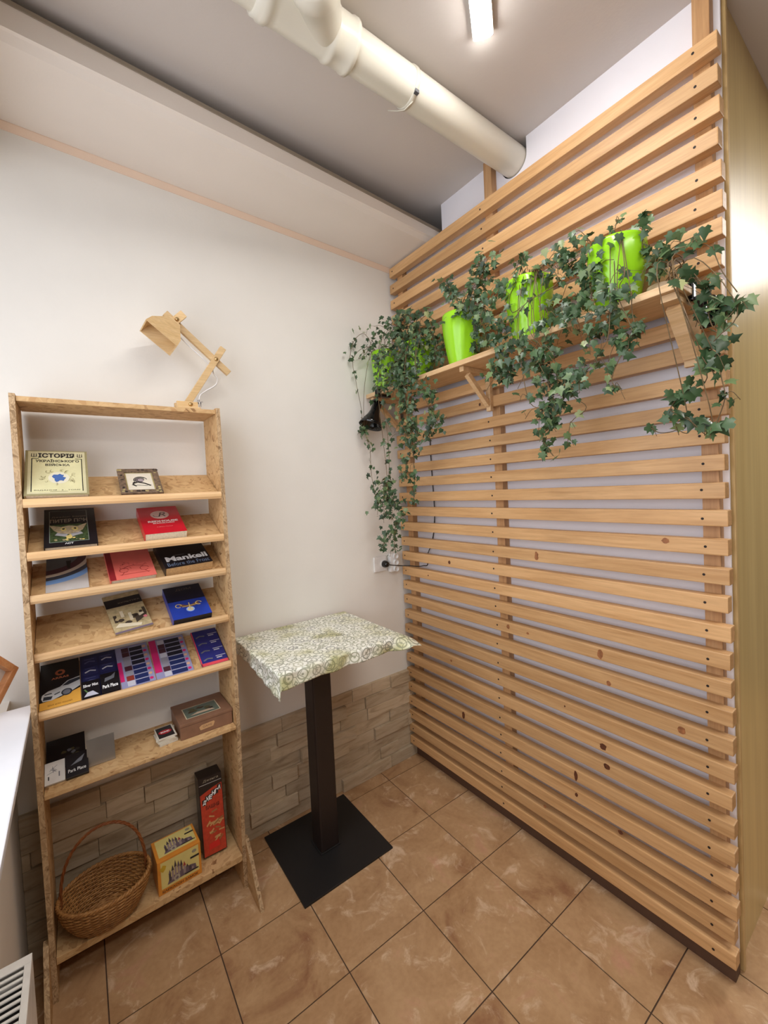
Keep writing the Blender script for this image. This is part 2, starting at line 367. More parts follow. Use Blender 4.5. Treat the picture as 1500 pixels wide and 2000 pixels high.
def text_geo(body, bold=0.0):
    key = (body, bold)
    if key in _txt: return _txt[key]
    c = bpy.data.curves.new('t', 'FONT'); c.body = body; c.size = 1.0; c.resolution_u = 3; c.offset = bold
    o = bpy.data.objects.new('t', c); COL.objects.link(o)
    dg = bpy.context.evaluated_depsgraph_get(); me = o.evaluated_get(dg).to_mesh()
    vs = [v.co.copy() for v in me.vertices]; fs = [tuple(p.vertices) for p in me.polygons]
    o.evaluated_get(dg).to_mesh_clear(); bpy.data.objects.remove(o); bpy.data.curves.remove(c)
    x0 = min(v.x for v in vs); x1 = max(v.x for v in vs); y0 = min(v.y for v in vs); y1 = max(v.y for v in vs)
    vs = [Vector(((v.x-x0)/(x1-x0), (v.y-y0)/(y1-y0), 0)) for v in vs]
    _txt[key] = (vs, fs); return _txt[key]
def text(mb, body, u0, u1, v0, v1, lvl, mat, mtx, bold=0.02, shear=0.0):
    vs, fs = text_geo(body, bold)
    mb.add([(u0+p.x*(u1-u0)+shear*p.y*(v1-v0), v0+p.y*(v1-v0), lvl) for p in vs], fs, mat, 0.5, False, mtx)
def circle(cx, cy_, r, n=20, ry=None):
    ry = r if ry is None else ry
    return [(cx+r*math.cos(2*math.pi*k/n), cy_+ry*math.sin(2*math.pi*k/n)) for k in range(n)]
def frame(o, x, y, z=None):
    x = Vector(x).normalized(); y = Vector(y); y = (y-x*y.dot(x)).normalized(); z = x.cross(y)
    return Matrix(((x.x, y.x, z.x, o[0]), (x.y, y.y, z.y, o[1]), (x.z, y.z, z.z, o[2]), (0, 0, 0, 1)))
# ------------------------------------------------------------------ the setting
CE = 2.855
def struct(mb, name):
    o = mb.build(name); o['kind'] = 'structure'; return o
# floor: square tiles over a grout bed
mb = MB(); mb.box(-2.1, 2.4, -4.5, 0.1, -0.08, -0.003, 'grout')
T, rx = 0.3049, -0.0098; cr, sr = math.cos(rx), math.sin(rx)
for i in range(-9, 8):
    for j in range(-2, 15):
        g = 0.0018
        qs = []
        for (a, b) in ((-i*T+g, -j*T+g), (-i*T+T-g, -j*T+g), (-i*T+T-g, -j*T+T-g), (-i*T+g, -j*T+T-g)):
            qs.append((-0.2185+cr*a-sr*b, -0.097+sr*a+cr*b))
        if min(p[0] for p in qs) < -2.15 or max(p[0] for p in qs) > 2.45 or max(p[1] for p in qs) > 0.4 or min(p[1] for p in qs) < -4.5: continue
        mb.add([(p[0], min(p[1], 0.09), -0.002) for p in qs]+[(p[0], min(p[1], 0.09), 0.0) for p in qs], [(4,5,6,7),(0,1,5,4),(1,2,6,5),(2,3,7,6),(3,0,4,7)], 'tile', RND.random())
struct(mb, 'floor')
mb = MB(); mb.box(-2.1, 2.4, -4.5, 0.1, CE, CE+0.1, 'ceil'); struct(mb, 'ceiling')
mb = MB(); mb.box(-2.1, 0.35, 0, 0.1, 0, CE, 'wall'); struct(mb, 'wall_back')
mb = MB(); mb.box(0.25, 0.35, -1.40, 0.0, 0, CE, 'wall'); struct(mb, 'wall_far_right')
# thin white partition the slats are fixed to, notched round the drain pipe
mb = MB(); PY, PZ, PR = -0.765, 2.795, 0.055
poly = [(-1.44, 0.0), (-1.44, CE)]
r = PR+0.004
poly += [(PY-r, CE)] + [(PY-r*math.cos(a), PZ-r*math.sin(a)) for a in [math.pi*k/16 for k in range(17)]] + [(PY+r, CE)]
poly += [(-0.35, CE), (-0.35, 2.66), (0.0, 2.66), (0.0, 0.0)]
# split into convex-ish pieces for clean faces
mtx = Matrix(((0, 0, 1, 0.070), (1, 0, 0, 0), (0, 1, 0, 0), (0, 0, 0, 1)))
mb.prism([(-1.44, 0.066), (-1.44, 2.66), (0, 2.66), (0, 0.066)][::-1], 0, 0.008, 'board', mtx, 0.5)
mb.prism([(-1.44, 2.66), (-1.44, CE), (PY-r, CE), (PY-r, PZ)] + [(PY-r*math.cos(a), PZ-r*math.sin(a)) for a in [math.pi/2*k/10 for k in range(1, 11)]] + [(PY, 2.66)], 0, 0.008, 'board', mtx, 0.5)
mb.prism([(PY, 2.66)] + [(PY+r*math.cos(a), PZ-r*math.sin(a)) for a in [math.pi/2*(1-k/10) for k in range(0, 11)]] + [(PY+r, CE), (-0.35, CE), (-0.35, 2.66)], 0, 0.008, 'board', mtx, 0.5)
struct(mb, 'wall_right')
mb = MB(); mb.box(0.036, 0.079, -1.44, 0.0, 0.0, 0.0655, 'shade_strip', 0.001); struct(mb, 'shade_strip_right')  # dark strip put in as the shadow between bottom slat and floor
# left wall: parapet under the window, pier, lintel
mb = MB(); mb.box(-2.1, -1.64, -4.5, 0, 0, 0.865, 'wall'); mb.box(-2.1, -1.64, -4.5, -2.1, 0.865, CE, 'wall'); mb.box(-2.1, -1.64, -2.1, 0, 2.55, CE, 'wall')
mb.box(-2.1, -1.88, -0.05, 0, 0.865, 2.55, 'wall')
struct(mb, 'wall_left')
win = bpy.data.objects.new('window_1', None); COL.objects.link(win); win.location = (-1.91, -1.05, 0.87); win['_org'] = (-1.91, -1.05, 0.87); win['kind'] = 'structure'
mb = MB()
for a in ((-0.11, -0.05), (-1.09, -1.03), (-2.10, -2.04)): mb.box(-1.93, -1.89, a[0], a[1], 0.87, 2.55, 'white', 0.004)
mb.box(-1.93, -1.89, -2.10, -0.05, 0.87, 0.93, 'white', 0.004); mb.box(-1.93, -1.89, -2.10, -0.05, 2.49, 2.55, 'white', 0.004)
P(mb, 'window_frame', win)
gm = bpy.data.materials.new('window glass'); gm.use_nodes = True; nt = gm.node_tree; nt.nodes.clear()
o_ = nt.nodes.new('ShaderNodeOutputMaterial'); t_ = nt.nodes.new('ShaderNodeBsdfTransparent'); g_ = nt.nodes.new('ShaderNodeBsdfGlossy'); g_.inputs['Roughness'].default_value = 0.02
x_ = nt.nodes.new('ShaderNodeMixShader'); x_.inputs[0].default_value = 0.08; nt.links.new(t_.outputs[0], x_.inputs[1]); nt.links.new(g_.outputs[0], x_.inputs[2]); nt.links.new(x_.outputs[0], o_.inputs[0]); M['glass'] = gm
mb = MB(); mb.box(-1.912, -1.908, -1.03, -0.11, 0.93, 2.49, 'glass'); P(mb, 'pane', win)
mb = MB(); mb.box(-1.912, -1.908, -2.04, -1.09, 0.93, 2.49, 'glass'); P(mb, 'pane', win)
mb = MB(); mb.box(-1.88, -1.575, -2.08, -0.135, 0.866, 0.884, 'sill', 0.003); o = mb.build('window_sill'); o['kind'] = 'structure'; o.name = 'trim_5'
# soffit box along the back wall, its edge strip and the peach joint band
mb = MB()
def lerp(a, b, t): return a+(b-a)*t
def soff(x): t = (x+1.6)/1.65; return dict(zb=lerp(2.728, 2.682, t), yf=lerp(-0.345, -0.322, t), zt=lerp(2.812, 2.742, t))
xa, xb = -2.1, 0.25
A, B = soff(-2.1), soff(0.25)
vs = []
for x, q_ in ((xa, A), (xb, B)):
    vs += [(x, 0, q_['zb']), (x, q_['yf']+0.03, q_['zb']+0.004), (x, q_['yf']+0.01, q_['zb']+0.018), (x, q_['yf'], q_['zb']+0.02), (x, q_['yf'], q_['zt']), (x, 0, q_['zt'])]
fs = [(i, (i+1) % 6, 6+(i+1) % 6, 6+i) for i in range(6)] + [(5, 4, 3, 2, 1, 0), (6, 7, 8, 9, 10, 11)]
mb.add(vs, fs, 'soffit', 0.5); struct(mb, 'trim_1')
mb = MB()
mb.add([(xa, A['yf']-0.004, A['zt']), (xb, B['yf']-0.004, B['zt']), (xb, B['yf']-0.004, B['zt']+0.012), (xa, A['yf']-0.004, A['zt']+0.012), (xa, -0.2, A['zt']), (xb, -0.2, B['zt']), (xb, -0.2, B['zt']+0.012), (xa, -0.2, A['zt']+0.012)],
       [(0, 1, 2, 3), (7, 6, 5, 4), (0, 3, 7, 4), (1, 5, 6, 2), (3, 2, 6, 7), (0, 4, 5, 1)], 'taupe', 0.5); struct(mb, 'trim_2')
mb = MB()
vs = []
for x, q_ in ((xa, A), (xb, B)): vs += [(x, 0.0, q_['zb']-0.022), (x, -0.003, q_['zb']-0.022), (x, -0.014, q_['zb']-0.003), (x, -0.014, q_['zb']), (x, 0, q_['zb'])]
mb.add(vs, [(i, (i+1) % 5, 5+(i+1) % 5, 5+i) for i in range(5)]+[(4, 3, 2, 1, 0), (5, 6, 7, 8, 9)], 'peach', 0.5); struct(mb, 'trim_3')
# stone strip tiling at the foot of the back wall
mb = MB(); mb.box(-1.64, 0.054, -0.006, 0.0, 0, 0.484, 'stone', 0, 0.5)
rr = random.Random(11); z = 0.0; rows = 8; h = 0.484/rows
for k in range(rows):
    x = -1.64 - rr.random()*0.1
    while x < 0.054:
        L = rr.choice([0.12, 0.16, 0.22, 0.30, 0.36]); x1 = min(x+L, 0.054); x0 = max(x, -1.64)
        hh = h*(2 if (rr.random() < 0.12 and k < rows-1) else 1)
        if x1-x0 > 0.015:
            d = rr.choice([0.008, 0.010, 0.013, 0.020, 0.026])
            mb.box(x0+0.0006, x1-0.0006, -d, -0.004, k*h+0.0006, k*h+h-0.0006, 'stone', 0.0016, rr.random())
        x += L
struct(mb, 'trim_4')

# ------------------------------------------------------------------ slat screen
SX0, SX1 = 0.0, 0.036
ZS = [2.6517, 2.5653, 2.4827, 2.4013, 2.3134, 2.2335, 2.1617, 2.0817, 2.0017, 1.9217, 1.8417, 1.7557, 1.6768, 1.5993, 1.5236, 1.4455, 1.3679, 1.2859, 1.2036, 1.1244, 1.0416, 0.9633, 0.8847, 0.8021, 0.7205, 0.6402, 0.558, 0.4776, 0.396, 0.3171, 0.2388, 0.1652, 0.0923]
sc = thing('slat_screen', (0.01, -0.72, 0), 'floor-to-ceiling screen of horizontal pine slats fixed to the white partition', 'slat screen')
mb = MB(); rs = random.Random(5)
for k, z in enumerate(ZS):
    e = rs.uniform(-0.004, 0.004); hgt = 0.047 if z > 1.9 else (0.0455 if z > 0.6 else 0.0435)
    mb.box(SX0, SX1, -1.4515+e, -0.014+rs.uniform(-0.003, 0.003), z-hgt/2, z+hgt/2, 'pine', 0.003, rs.random())
    for y in (-0.041, -0.6445, -1.3954):
        yy = y+rs.uniform(-0.004, 0.004); zz = z+rs.uniform(-0.004, 0.004)
        m_ = Matrix(((0, 0, -1, -0.0002), (1, 0, 0, yy), (0, 1, 0, zz), (0, 0, 0, 1)))
        mb.prism(circle(0, 0, 0.0037, 10), -0.0002, 0.0006, 'screw', m_, 0.3)
def knot(y, z, ry, rz, n=14, kmat='knot'):
    m_ = Matrix(((0, 0, -1, -0.0003), (1, 0, 0, y), (0, 1, 0, z), (0, 0, 0, 1))); kr = random.Random(int(y*1000)+int(z*77))
    mb.prism([(ry*kr.uniform(0.75, 1.1)*math.cos(2*math.pi*i/n), rz*kr.uniform(0.85, 1.05)*math.sin(2*math.pi*i/n)) for i in range(n)], -0.0002, 0.0004, kmat, m_, 0.4)
knot(-1.089, 0.8847, 0.010, 0.0185, 14, 'knot_pale'); knot(-0.985, 0.396, 0.007, 0.0205); knot(-0.985, 0.352-0.028, 0.006, 0.008); knot(-0.427, 0.396, 0.009, 0.018); knot(-1.299, 1.296, 0.011, 0.009, 14, 'knot_pale')
knot(-0.852, 1.2036, 0.009, 0.018, 14, 'knot_pale'); knot(-0.375, 1.125, 0.008, 0.009); knot(-1.10, 0.49, 0.012, 0.010); knot(-0.80, 0.885, 0.006, 0.005, 14, 'knot_pale'); knot(-0.705, 0.89, 0.009, 0.010, 14, 'knot_pale')
knot(-1.33, 0.72, 0.012, 0.012, 14, 'knot_pale'); knot(-0.22, 1.04, 0.004, 0.004); knot(-0.60, 1.84, 0.006, 0.007); knot(-1.115, 0.79, 0.008, 0.009, 14, 'knot_pale'); knot(-1.09, 0.556, 0.012, 0.012); knot(-0.9, 2.3, 0.006, 0.006, 14, 'knot_pale')
knot(-0.36, 0.64, 0.006, 0.006, 14, 'knot_pale'); knot(-1.14, 0.28, 0.009, 0.008); knot(-1.25, 1.94, 0.007, 0.006, 14, 'knot_pale'); knot(-0.95, 0.645, 0.003, 0.004); knot(-0.85, 0.2, 0.006, 0.006, 14, 'knot_pale')
P(mb, 'slat_panel', sc)
for y0, y1, zt in ((-0.075, -0.034, 2.66), (-0.677, -0.637, CE-0.002), (-1.425, -1.384, CE-0.002)):
    mb = MB(); mb.box(0.0365, 0.0695, y0, y1, 0.066, zt, 'pine_v', 0.0015, rs.random()); P(mb, 'post', sc)

# plywood partition at the right with its edge lath
pp = thing('plywood_panel', (0.8, -1.43, 0), 'tall glossy varnished plywood panel at right end of the slats', 'panel')
mb = MB(); mb.box(0.1045, 1.9, -1.432, -1.412, 0.0, CE-0.001, 'ply', 0, 0.5); P(mb, 'panel_sheet', pp)
mb = MB(); mb.box(0.089, 0.104, -1.448, -1.412, 0.0, CE-0.001, 'lath', 0.002, 0.6); P(mb, 'edge_lath', pp)

# ------------------------------------------------------------------ drain pipe and lamp on the ceiling
dp = thing('drain_pipe', (-0.5, PY, PZ), 'white plastic drain pipe under the ceiling with a side branch', 'pipe')
mb = MB(); xm = Matrix(((0, 0, 1, 0), (1, 0, 0, PY), (0, 1, 0, PZ), (0, 0, 0, 1)))
mb.lathe([(PR, -2.05), (PR, -0.98)], 'pipe', 48, 0.5, xm); mb.lathe([(PR, -0.74), (PR, 0.2)], 'pipe', 48, 0.5, xm); P(mb, 'straight_pipe', dp)
mb = MB()
R1 = PR+0.008
mb.lathe([(PR, -1.0), (R1, -0.998), (R1, -0.985), (R1+0.004, -0.98), (R1+0.004, -0.962), (R1, -0.957), (R1-0.002, -0.94), (R1-0.002, -0.80), (R1, -0.79), (R1+0.003, -0.785), (R1+0.003, -0.775), (R1, -0.77), (R1, -0.73), (R1+0.003, -0.725), (R1+0.003, -0.712), (PR, -0.708)], 'pipe', 48, 0.5, xm)
bd = Vector((-0.62, -0.77, -0.13)).normalized(); b0 = Vector((-0.80, PY, PZ))
bq = bd.to_track_quat('Z', 'Y').to_matrix().to_4x4(); bm_ = Matrix.Translation(b0) @ bq
mb.lathe([(0.058, 0.0), (0.058, 0.105), (0.061, 0.108), (0.064, 0.112), (0.064, 0.150), (0.061, 0.156), (0.0545, 0.158)], 'pipe', 48, 0.5, bm_)
P(mb, 'branch_fitting', dp)
mb = MB(); mb.lathe([(0.0545, 0.15), (0.0545, 0.6)], 'pipe', 48, 0.5, bm_); P(mb, 'branch_pipe', dp)
mb = MB(); mb.lathe([(PR, -0.499), (PR+0.003, -0.498), (PR+0.003, -0.484), (PR, -0.483)], 'pipering', 48, 0.5, xm)
mb.box(-0.498, -0.482, PY-0.045, PY-0.032, PZ-0.047, PZ-0.036, 'zip', 0.001); 
tl = [(-0.49, PY-0.02, PZ-PR-0.003), (-0.495, PY+0.015, PZ-PR-0.006), (-0.505, PY+0.04, PZ-PR+0.004), (-0.52, PY+0.07, PZ-PR+0.02)]
mb.tube(tl, 0.0018, 'pipering', 6); P(mb, 'strap', dp)

ld = Vector((-0.815, -0.58, 0)).normalized(); lp = Vector((ld.y, -ld.x, 0))
lc = thing('ceiling_lamp', (-0.86, -1.33, CE), 'bright white tube lamp fixed flat to the ceiling', 'ceiling lamp')
lm = Matrix(((ld.x, -ld.y, 0, -0.378), (ld.y, ld.x, 0, -0.985), (0, 0, 1, 0), (0, 0, 0, 1)))
mb = MB(); mb.box(-0.004, 1.2, -0.0305, 0.0305, CE-0.0215, CE-0.0005, 'white', 0.003, 0.5, lm); P(mb, 'lamp_housing', lc)
mb = MB(); prof = [(0.0285*math.cos(a), 0.009*math.sin(a)) for a in [math.pi+math.pi*k/14 for k in range(15)]]
mm = lm @ Matrix(((0, 0, 1, 0), (1, 0, 0, 0), (0, 1, 0, CE-0.022), (0, 0, 0, 1)))
n = len(prof); vs = [(x, y, d) for d in (0.0, 1.196) for x, y in prof]
mb.add(vs, [(i, i+1, n+i+1, n+i) for i in range(n-1)]+[tuple(range(n-1, -1, -1)), tuple(range(n, 2*n)), (0, n, 2*n-1, n-1)], 'led', 0.5, False, mm); P(mb, 'diffuser', lc)

# ------------------------------------------------------------------ bookcase
bc = thing('bookcase', (-1.28, -0.12, 0), 'tall open OSB bookcase with slanted display shelves against the white wall', 'bookcase')
def side(x0, x1, name):
    mb = MB(); pl = [(-0.207, 1.819), (-0.215, 1.5), (-0.223, 1.23), (-0.236, 1.0), (-0.236, 0.65), (-0.222, 0.35), (-0.214, 0.13), (-0.214, 0.0), (-0.024, 0.0), (-0.024, 1.819)]
    n = len(pl); vs = [(x0, y, z) for y, z in pl]+[(x1, y, z) for y, z in pl]
    mb.add(vs, [tuple(range(n-1, -1, -1)), tuple(range(n, 2*n))], 'osb', 0.5)
    mb.add(vs, [(i, (i+1) % n, n+(i+1) % n, n+i) for i in range(n)], 'osbedge', 0.5); return P(mb, name, bc)
side(-1.0, -0.986, 'side_panel'); side(-1.572, -1.558, 'side_panel')
XL, XR = -1.557, -1.001
mb = MB(); mb.box(XL, XR, -0.203, -0.024, 1.798, 1.813, 'osb', 0.0015); P(mb, 'top_board', bc)
ZL = {1: 1.513, 2: 1.357, 3: 1.230, 4: 1.056, 5: 0.882}; SA = math.atan2(0.095, 0.2)
vdir = Vector((0, math.cos(SA), math.sin(SA))); ndir = Vector((0, -math.sin(SA), math.cos(SA)))
def shelf_frame(k, x=0.0, v=0.0, n=0.0):
    o = Vector((x, -0.2, ZL[k]-0.012)) + vdir*v + ndir*n
    return frame(o, (1, 0, 0), vdir)
for k in ZL:
    m_ = shelf_frame(k)
    mb = MB(); mb.box(XL, XR, -0.006, 0.193, -0.0125, 0.0, 'osb', 0.001, None, m_); sh = P(mb, 'display_shelf', bc)
    mb = MB(); z = ZL[k]
    pl = [(-0.2, z-0.026), (-0.216, z-0.026), (-0.2205, z-0.018), (-0.2205, z-0.008), (-0.217, z-0.001), (-0.211, z), (-0.203, z-0.002), (-0.2, z-0.010)]
    n = len(pl); mb.add([(XL, y, zz) for y, zz in pl]+[(XR, y, zz) for y, zz in pl], [(i, (i+1) % n, n+(i+1) % n, n+i) for i in range(n)]+[tuple(range(n-1, -1, -1)), tuple(range(n, 2*n))], 'lip', RND.random())
    P(mb, 'retaining_lip', sh)
Z6, Z7 = 0.640, 0.135
mb = MB(); mb.box(XL, XR, -0.232, -0.026, Z6-0.013, Z6, 'osb', 0.0015); P(mb, 'flat_shelf', bc)
mb = MB(); mb.box(XL, XR, -0.216, -0.026, Z7-0.022, Z7, 'osb', 0.0015); P(mb, 'flat_shelf', bc)
for x0, x1 in ((-0.9855, -0.9725), (-1.5855, -1.5725)):
    mb = MB(); pl = [(-0.19, 0.0), (-0.345, 0.0), (-0.342, 0.012), (-0.214, 0.185), (-0.19, 0.185)]
    n = 5; vs = [(x0, y, z) for y, z in pl]+[(x1, y, z) for y, z in pl]
    mb.add(vs, [tuple(range(n)), tuple(range(2*n-1, n-1, -1))], 'osb', 0.5); mb.add(vs, [(i, n+i, n+(i+1) % n, (i+1) % n) for i in range(n)], 'osbedge', 0.5); P(mb, 'foot', bc)

# ------------------------------------------------------------------ bar table and cloth
tb = thing('pedestal_table', (-0.655, -0.234, 0), 'tall pedestal table with square black foot plate and dark square column', 'table')
mb = MB(); mb.box(-0.855, -0.455, -0.432, -0.036, 0.0, 0.008, 'black', 0.0015); P(mb, 'base_plate', tb)
mb = MB(); mb.box(-0.7035, -0.6195, -0.2765, -0.1925, 0.008, 0.874, 'blackcol', 0.008); P(mb, 'column', tb)
mb = MB(); mb.box(-0.708, -0.615, -0.281, -0.188, 0.008, 0.013, 'black', 0.002); P(mb, 'weld_collar', tb)
TX0, TX1, TY0, TY1, TZ = -0.922, -0.394, -0.486, -0.028, 0.894
mb = MB(); mb.box(TX0, TX1, TY0, TY1, 0.874, TZ, 'shelfpine', 0.003); P(mb, 'tabletop', tb)
def cloth():
    W_, D_ = TX1-TX0, TY1-TY0; oL, oR, oF, oB = 0.062, 0.042, 0.052, 0.006
    nx, ny = 150, 120; vs, uvs, fs = [], [], []
    for j in range(ny+1):
        for i in range(nx+1):
            a = -oL+(W_+oL+oR)*i/nx; b = -oF+(D_+oF+oB)*j/ny
            if b < 0: b *= 1+0.5*max(0, (0.25-a))+0.05*math.sin(a*40)
            if a < 0: a *= 1+0.45*max(0, (0.3-b))/0.3
            ea = max(0, -a) if a < 0 else max(0, a-W_); eb = max(0, -b)
            ca, cb = min(max(a, 0), W_), max(b, 0)
            p = 1.6; e = (ea**p+eb**p)**(1/p) if (ea > 0 or eb > 0) else 0
            e = min(e, 0.092+0.004*math.sin(a*150)); fl = 0.0
            if a > W_*0.86 and b < 0.06: fl = min(1, (a-W_*0.86)/(W_*0.14))*min(1, (0.06-b)/0.06)     # stiff corner standing out
            rad = 0.007; ang = min(e/rad, math.pi/2*(1-0.62*fl)); outd = rad*math.sin(ang)+max(0, e-rad*ang)*math.cos(ang)
            drop = rad*(1-math.cos(ang))+max(0, e-rad*ang)*math.sin(ang)
            sx = -ea if a < 0 else ea; sy2 = -eb; ln = math.hypot(sx, sy2)
            dx, dy = (sx/ln, sy2/ln) if ln > 0 else (0, 0)
            wv = 0.0035*min(1, e/0.02)*(math.sin(a*62+1)+0.6*math.sin(b*80+a*20)+0.5*math.sin(a*23))
            x = TX0+ca+dx*(outd+wv+0.012*min(1, e/0.03)*fl); y = TY0+cb+dy*(outd+wv+0.3*fl*e)
            zz = TZ+0.0022-drop+0.0012*mnoise.noise(Vector((a*9, b*9, 0.3)))*(1 if e == 0 else 0.4)
            vs.append((x, y, max(zz, 0.2) if e > 0 else max(zz, TZ+0.0012))); uvs.append((a, b))
    for j in range(ny):
        for i in range(nx): k = j*(nx+1)+i; fs.append((k, k+1, k+nx+2, k+nx+1))
    me = bpy.data.meshes.new('tablecloth'); org = Vector((-0.655, -0.25, TZ+0.001)); me.from_pydata([tuple(Vector(v)-org) for v in vs], [], fs)
    uvl = me.uv_layers.new(name='UVMap')
    for lp_ in me.loops: uvl.data[lp_.index].uv = uvs[lp_.vertex_index]
    me.polygons.foreach_set('use_smooth', [True]*len(fs)); me.materials.append(M['cloth'])
    o = bpy.data.objects.new('tablecloth', me); COL.objects.link(o); o.location = org
    sm = o.modifiers.new('solid', 'SOLIDIFY'); sm.thickness = 0.0008; sm.offset = 1
    tag(o, 'cream and olive patchwork-patterned cloth draped over the tall table', 'tablecloth')
cloth()

# ------------------------------------------------------------------ radiator and framed thing at the window
rd = thing('radiator', (-1.60, -1.1, 0.12), 'white panel radiator with slotted top under the window sill', 'radiator')
RX0, RX1, RYa, RZ = -1.635, -1.567, -0.625, 0.525
mb = MB(); mb.box(RX1-0.006, RX1, -1.9, RYa, 0.12, RZ-0.004, 'radwhite', 0.002); P(mb, 'front_panel', rd)
mb = MB(); mb.box(RX0, RX0+0.006, -1.9, RYa, 0.12, RZ-0.004, 'radwhite', 0.002); P(mb, 'rear_panel', rd)
mb = MB(); mb.box(RX0+0.0062, RX1-0.0062, RYa-0.004, RYa, 0.13, RZ-0.004, 'radwhite', 0.001); P(mb, 'end_cover', rd)
mb = MB(); mb.box(RX0, RX1, RYa-0.022, RYa, RZ-0.0035, RZ, 'radwhite', 0.001); mb.box(RX0, RX0+0.010, -1.9, RYa-0.022, RZ-0.0035, RZ, 'radwhite', 0.001); mb.box(RX1-0.012, RX1, -1.9, RYa-0.022, RZ-0.0035, RZ, 'radwhite', 0.001)
y = RYa-0.022-0.009
while y > -1.88:
    mb.box(RX0+0.010, RX1-0.012, y-0.006, y, RZ-0.0045, RZ-0.0008, 'radwhite', 0.001); y -= 0.0155
mb.box(RX0+0.012, RX1-0.014, -1.88, RYa-0.02, RZ-0.05, RZ-0.04, 'dark'); P(mb, 'top_grille', rd)

fr = thing('wooden_frame', (-1.64, -0.1, 0.868), 'orange-brown varnished wooden frame leaning on the left window ledge', 'frame')
fm3 = frame((-1.622, -0.062, 0.988), (-0.39, -0.60, 0.70), (-0.39, -0.60, -0.70))
L1, L2, T3 = 0.17, 0.150, 0.020
mb = MB()
for (a0, a1, b0_, b1) in ((0, T3, 0, L2), (L1-T3, L1, 0, L2), (T3, L1-T3, 0, T3), (T3, L1-T3, L2-T3, L2)): mb.box(a0, a1, b0_, b1, -0.012, 0.022, 'framewood', 0.003, None, fm3)
P(mb, 'frame_border', fr)
mb = MB(); mb.box(T3, L1-T3, T3, L2-T3, -0.003, 0.003, C('framed card', 196, 190, 186), 0, None, fm3); P(mb, 'backing', fr)

# ------------------------------------------------------------------ sockets and cable
so = thing('wall_socket', (-0.145, 0, 1.095), 'white wall socket near the corner beside the slats', 'socket')
mb = MB(); mb.box(-0.187, -0.105, -0.012, 0, 1.055, 1.135, 'white', 0.004); P(mb, 'socket_plate', so)
mb = MB(); m_ = frame((-0.128, -0.012, 1.095), (1, 0, 0), (0, 0, 1)); mb.lathe([(0, 0.0025), (0.020, 0.0025), (0.022, 0.002), (0.022, 0)], 'white', 28, 0.5, m_); P(mb, 'socket_insert', so)
ad = thing('socket_adapter', (-0.07, -0.02, 1.09), 'white triple socket adapter plugged in right beside the slat ends', 'adapter')
mb = MB(); mb.box(-0.094, -0.052, -0.03, -0.0005, 1.045, 1.145, 'white', 0.008); P(mb, 'adapter_body', ad)
for zz in (1.062, 1.096, 1.130):
    mb = MB(); m_ = frame((-0.062, -0.0305, zz), (1, 0, 0), (0, 0, 1)); mb.lathe([(0, 0.004), (0.011, 0.004), (0.0125, 0.012), (0.0155, 0.012), (0.0155, -0.012)], 'white', 24, 0.5, m_); P(mb, 'outlet', ad)
pc = thing('power_cable', (-0.125, -0.03, 1.09), 'black power cable plugged into the white wall socket, rising behind the slats', 'cable')
mb = MB(); m_ = frame((-0.124, -0.0125, 1.094), (1, 0, 0), (0, 0, 1)); mb.lathe([(0, 0.034), (0.008, 0.034), (0.014, 0.028), (0.0185, 0.014), (0.0185, 0.0)], 'gloss_black', 24, 0.5, m_); P(mb, 'plug', pc)
def smooth(pts, n=8):
    pts = [Vector(p) for p in pts]; out = []
    for i in range(len(pts)-1):
        p0, p1, p2, p3 = pts[max(i-1, 0)], pts[i], pts[i+1], pts[min(i+2, len(pts)-1)]
        for k in range(n):
            t = k/n; out.append(0.5*((2*p1)+(-p0+p2)*t+(2*p0-5*p1+4*p2-p3)*t*t+(-p0+3*p1-3*p2+p3)*t**3))
    out.append(pts[-1]); return out
mb = MB(); cp_ = [(-0.124, -0.045, 1.094), (-0.10, -0.055, 1.088), (-0.05, -0.052, 1.078), (-0.012, -0.09, 1.076), (-0.006, -0.15, 1.079), (0.0, -0.185, 1.086), (0.026, -0.19, 1.088), (0.048, -0.166, 1.13), (0.062, -0.18, 1.18), (0.064, -0.205, 1.25), (0.064, -0.219, 1.363), (0.064, -0.213, 1.522), (0.064, -0.208, 1.681), (0.064, -0.212, 1.84), (0.064, -0.21, 1.93)]
mb.tube(smooth(cp_, 6), 0.0026, 'gloss_black', 8); P(mb, 'cord', pc)

# ------------------------------------------------------------------ plant shelf
ws = thing('plant_shelf', (-0.09, -0.7, 1.975), 'long pale pine shelf bracketed to the slats holding the green pots', 'shelf')
mb = MB(); mb.box(-0.19, -0.001, -1.415, -0.012, 1.965, 1.985, 'shelfpine', 0.002, 0.4); P(mb, 'shelf_board', ws)
for y, wd in ((-0.055, 0.022), (-0.672, 0.022), (-1.402, 0.038)):
    mb = MB()
    mb.box(-0.175, -0.001, y, y+wd, 1.945, 1.9645, 'shelfpine', 0.001, 0.3)
    mb.box(-0.019, -0.001, y, y+wd, 1.80, 1.9445, 'shelfpine', 0.001, 0.6)
    m_ = frame((-0.020, y+wd*0.5, 1.825), (-0.75, 0, 0.70), (0, 1, 0)); mb.box(0.0, 0.165, -wd/2+0.001, wd/2-0.001, -0.010, 0.010, 'shelfpine', 0.001, 0.8, m_)
    m3 = frame((-0.0195, y+wd/2, 1.815), (0, 1, 0), (0, 0, 1)); 
    P(mb, 'bracket', ws)

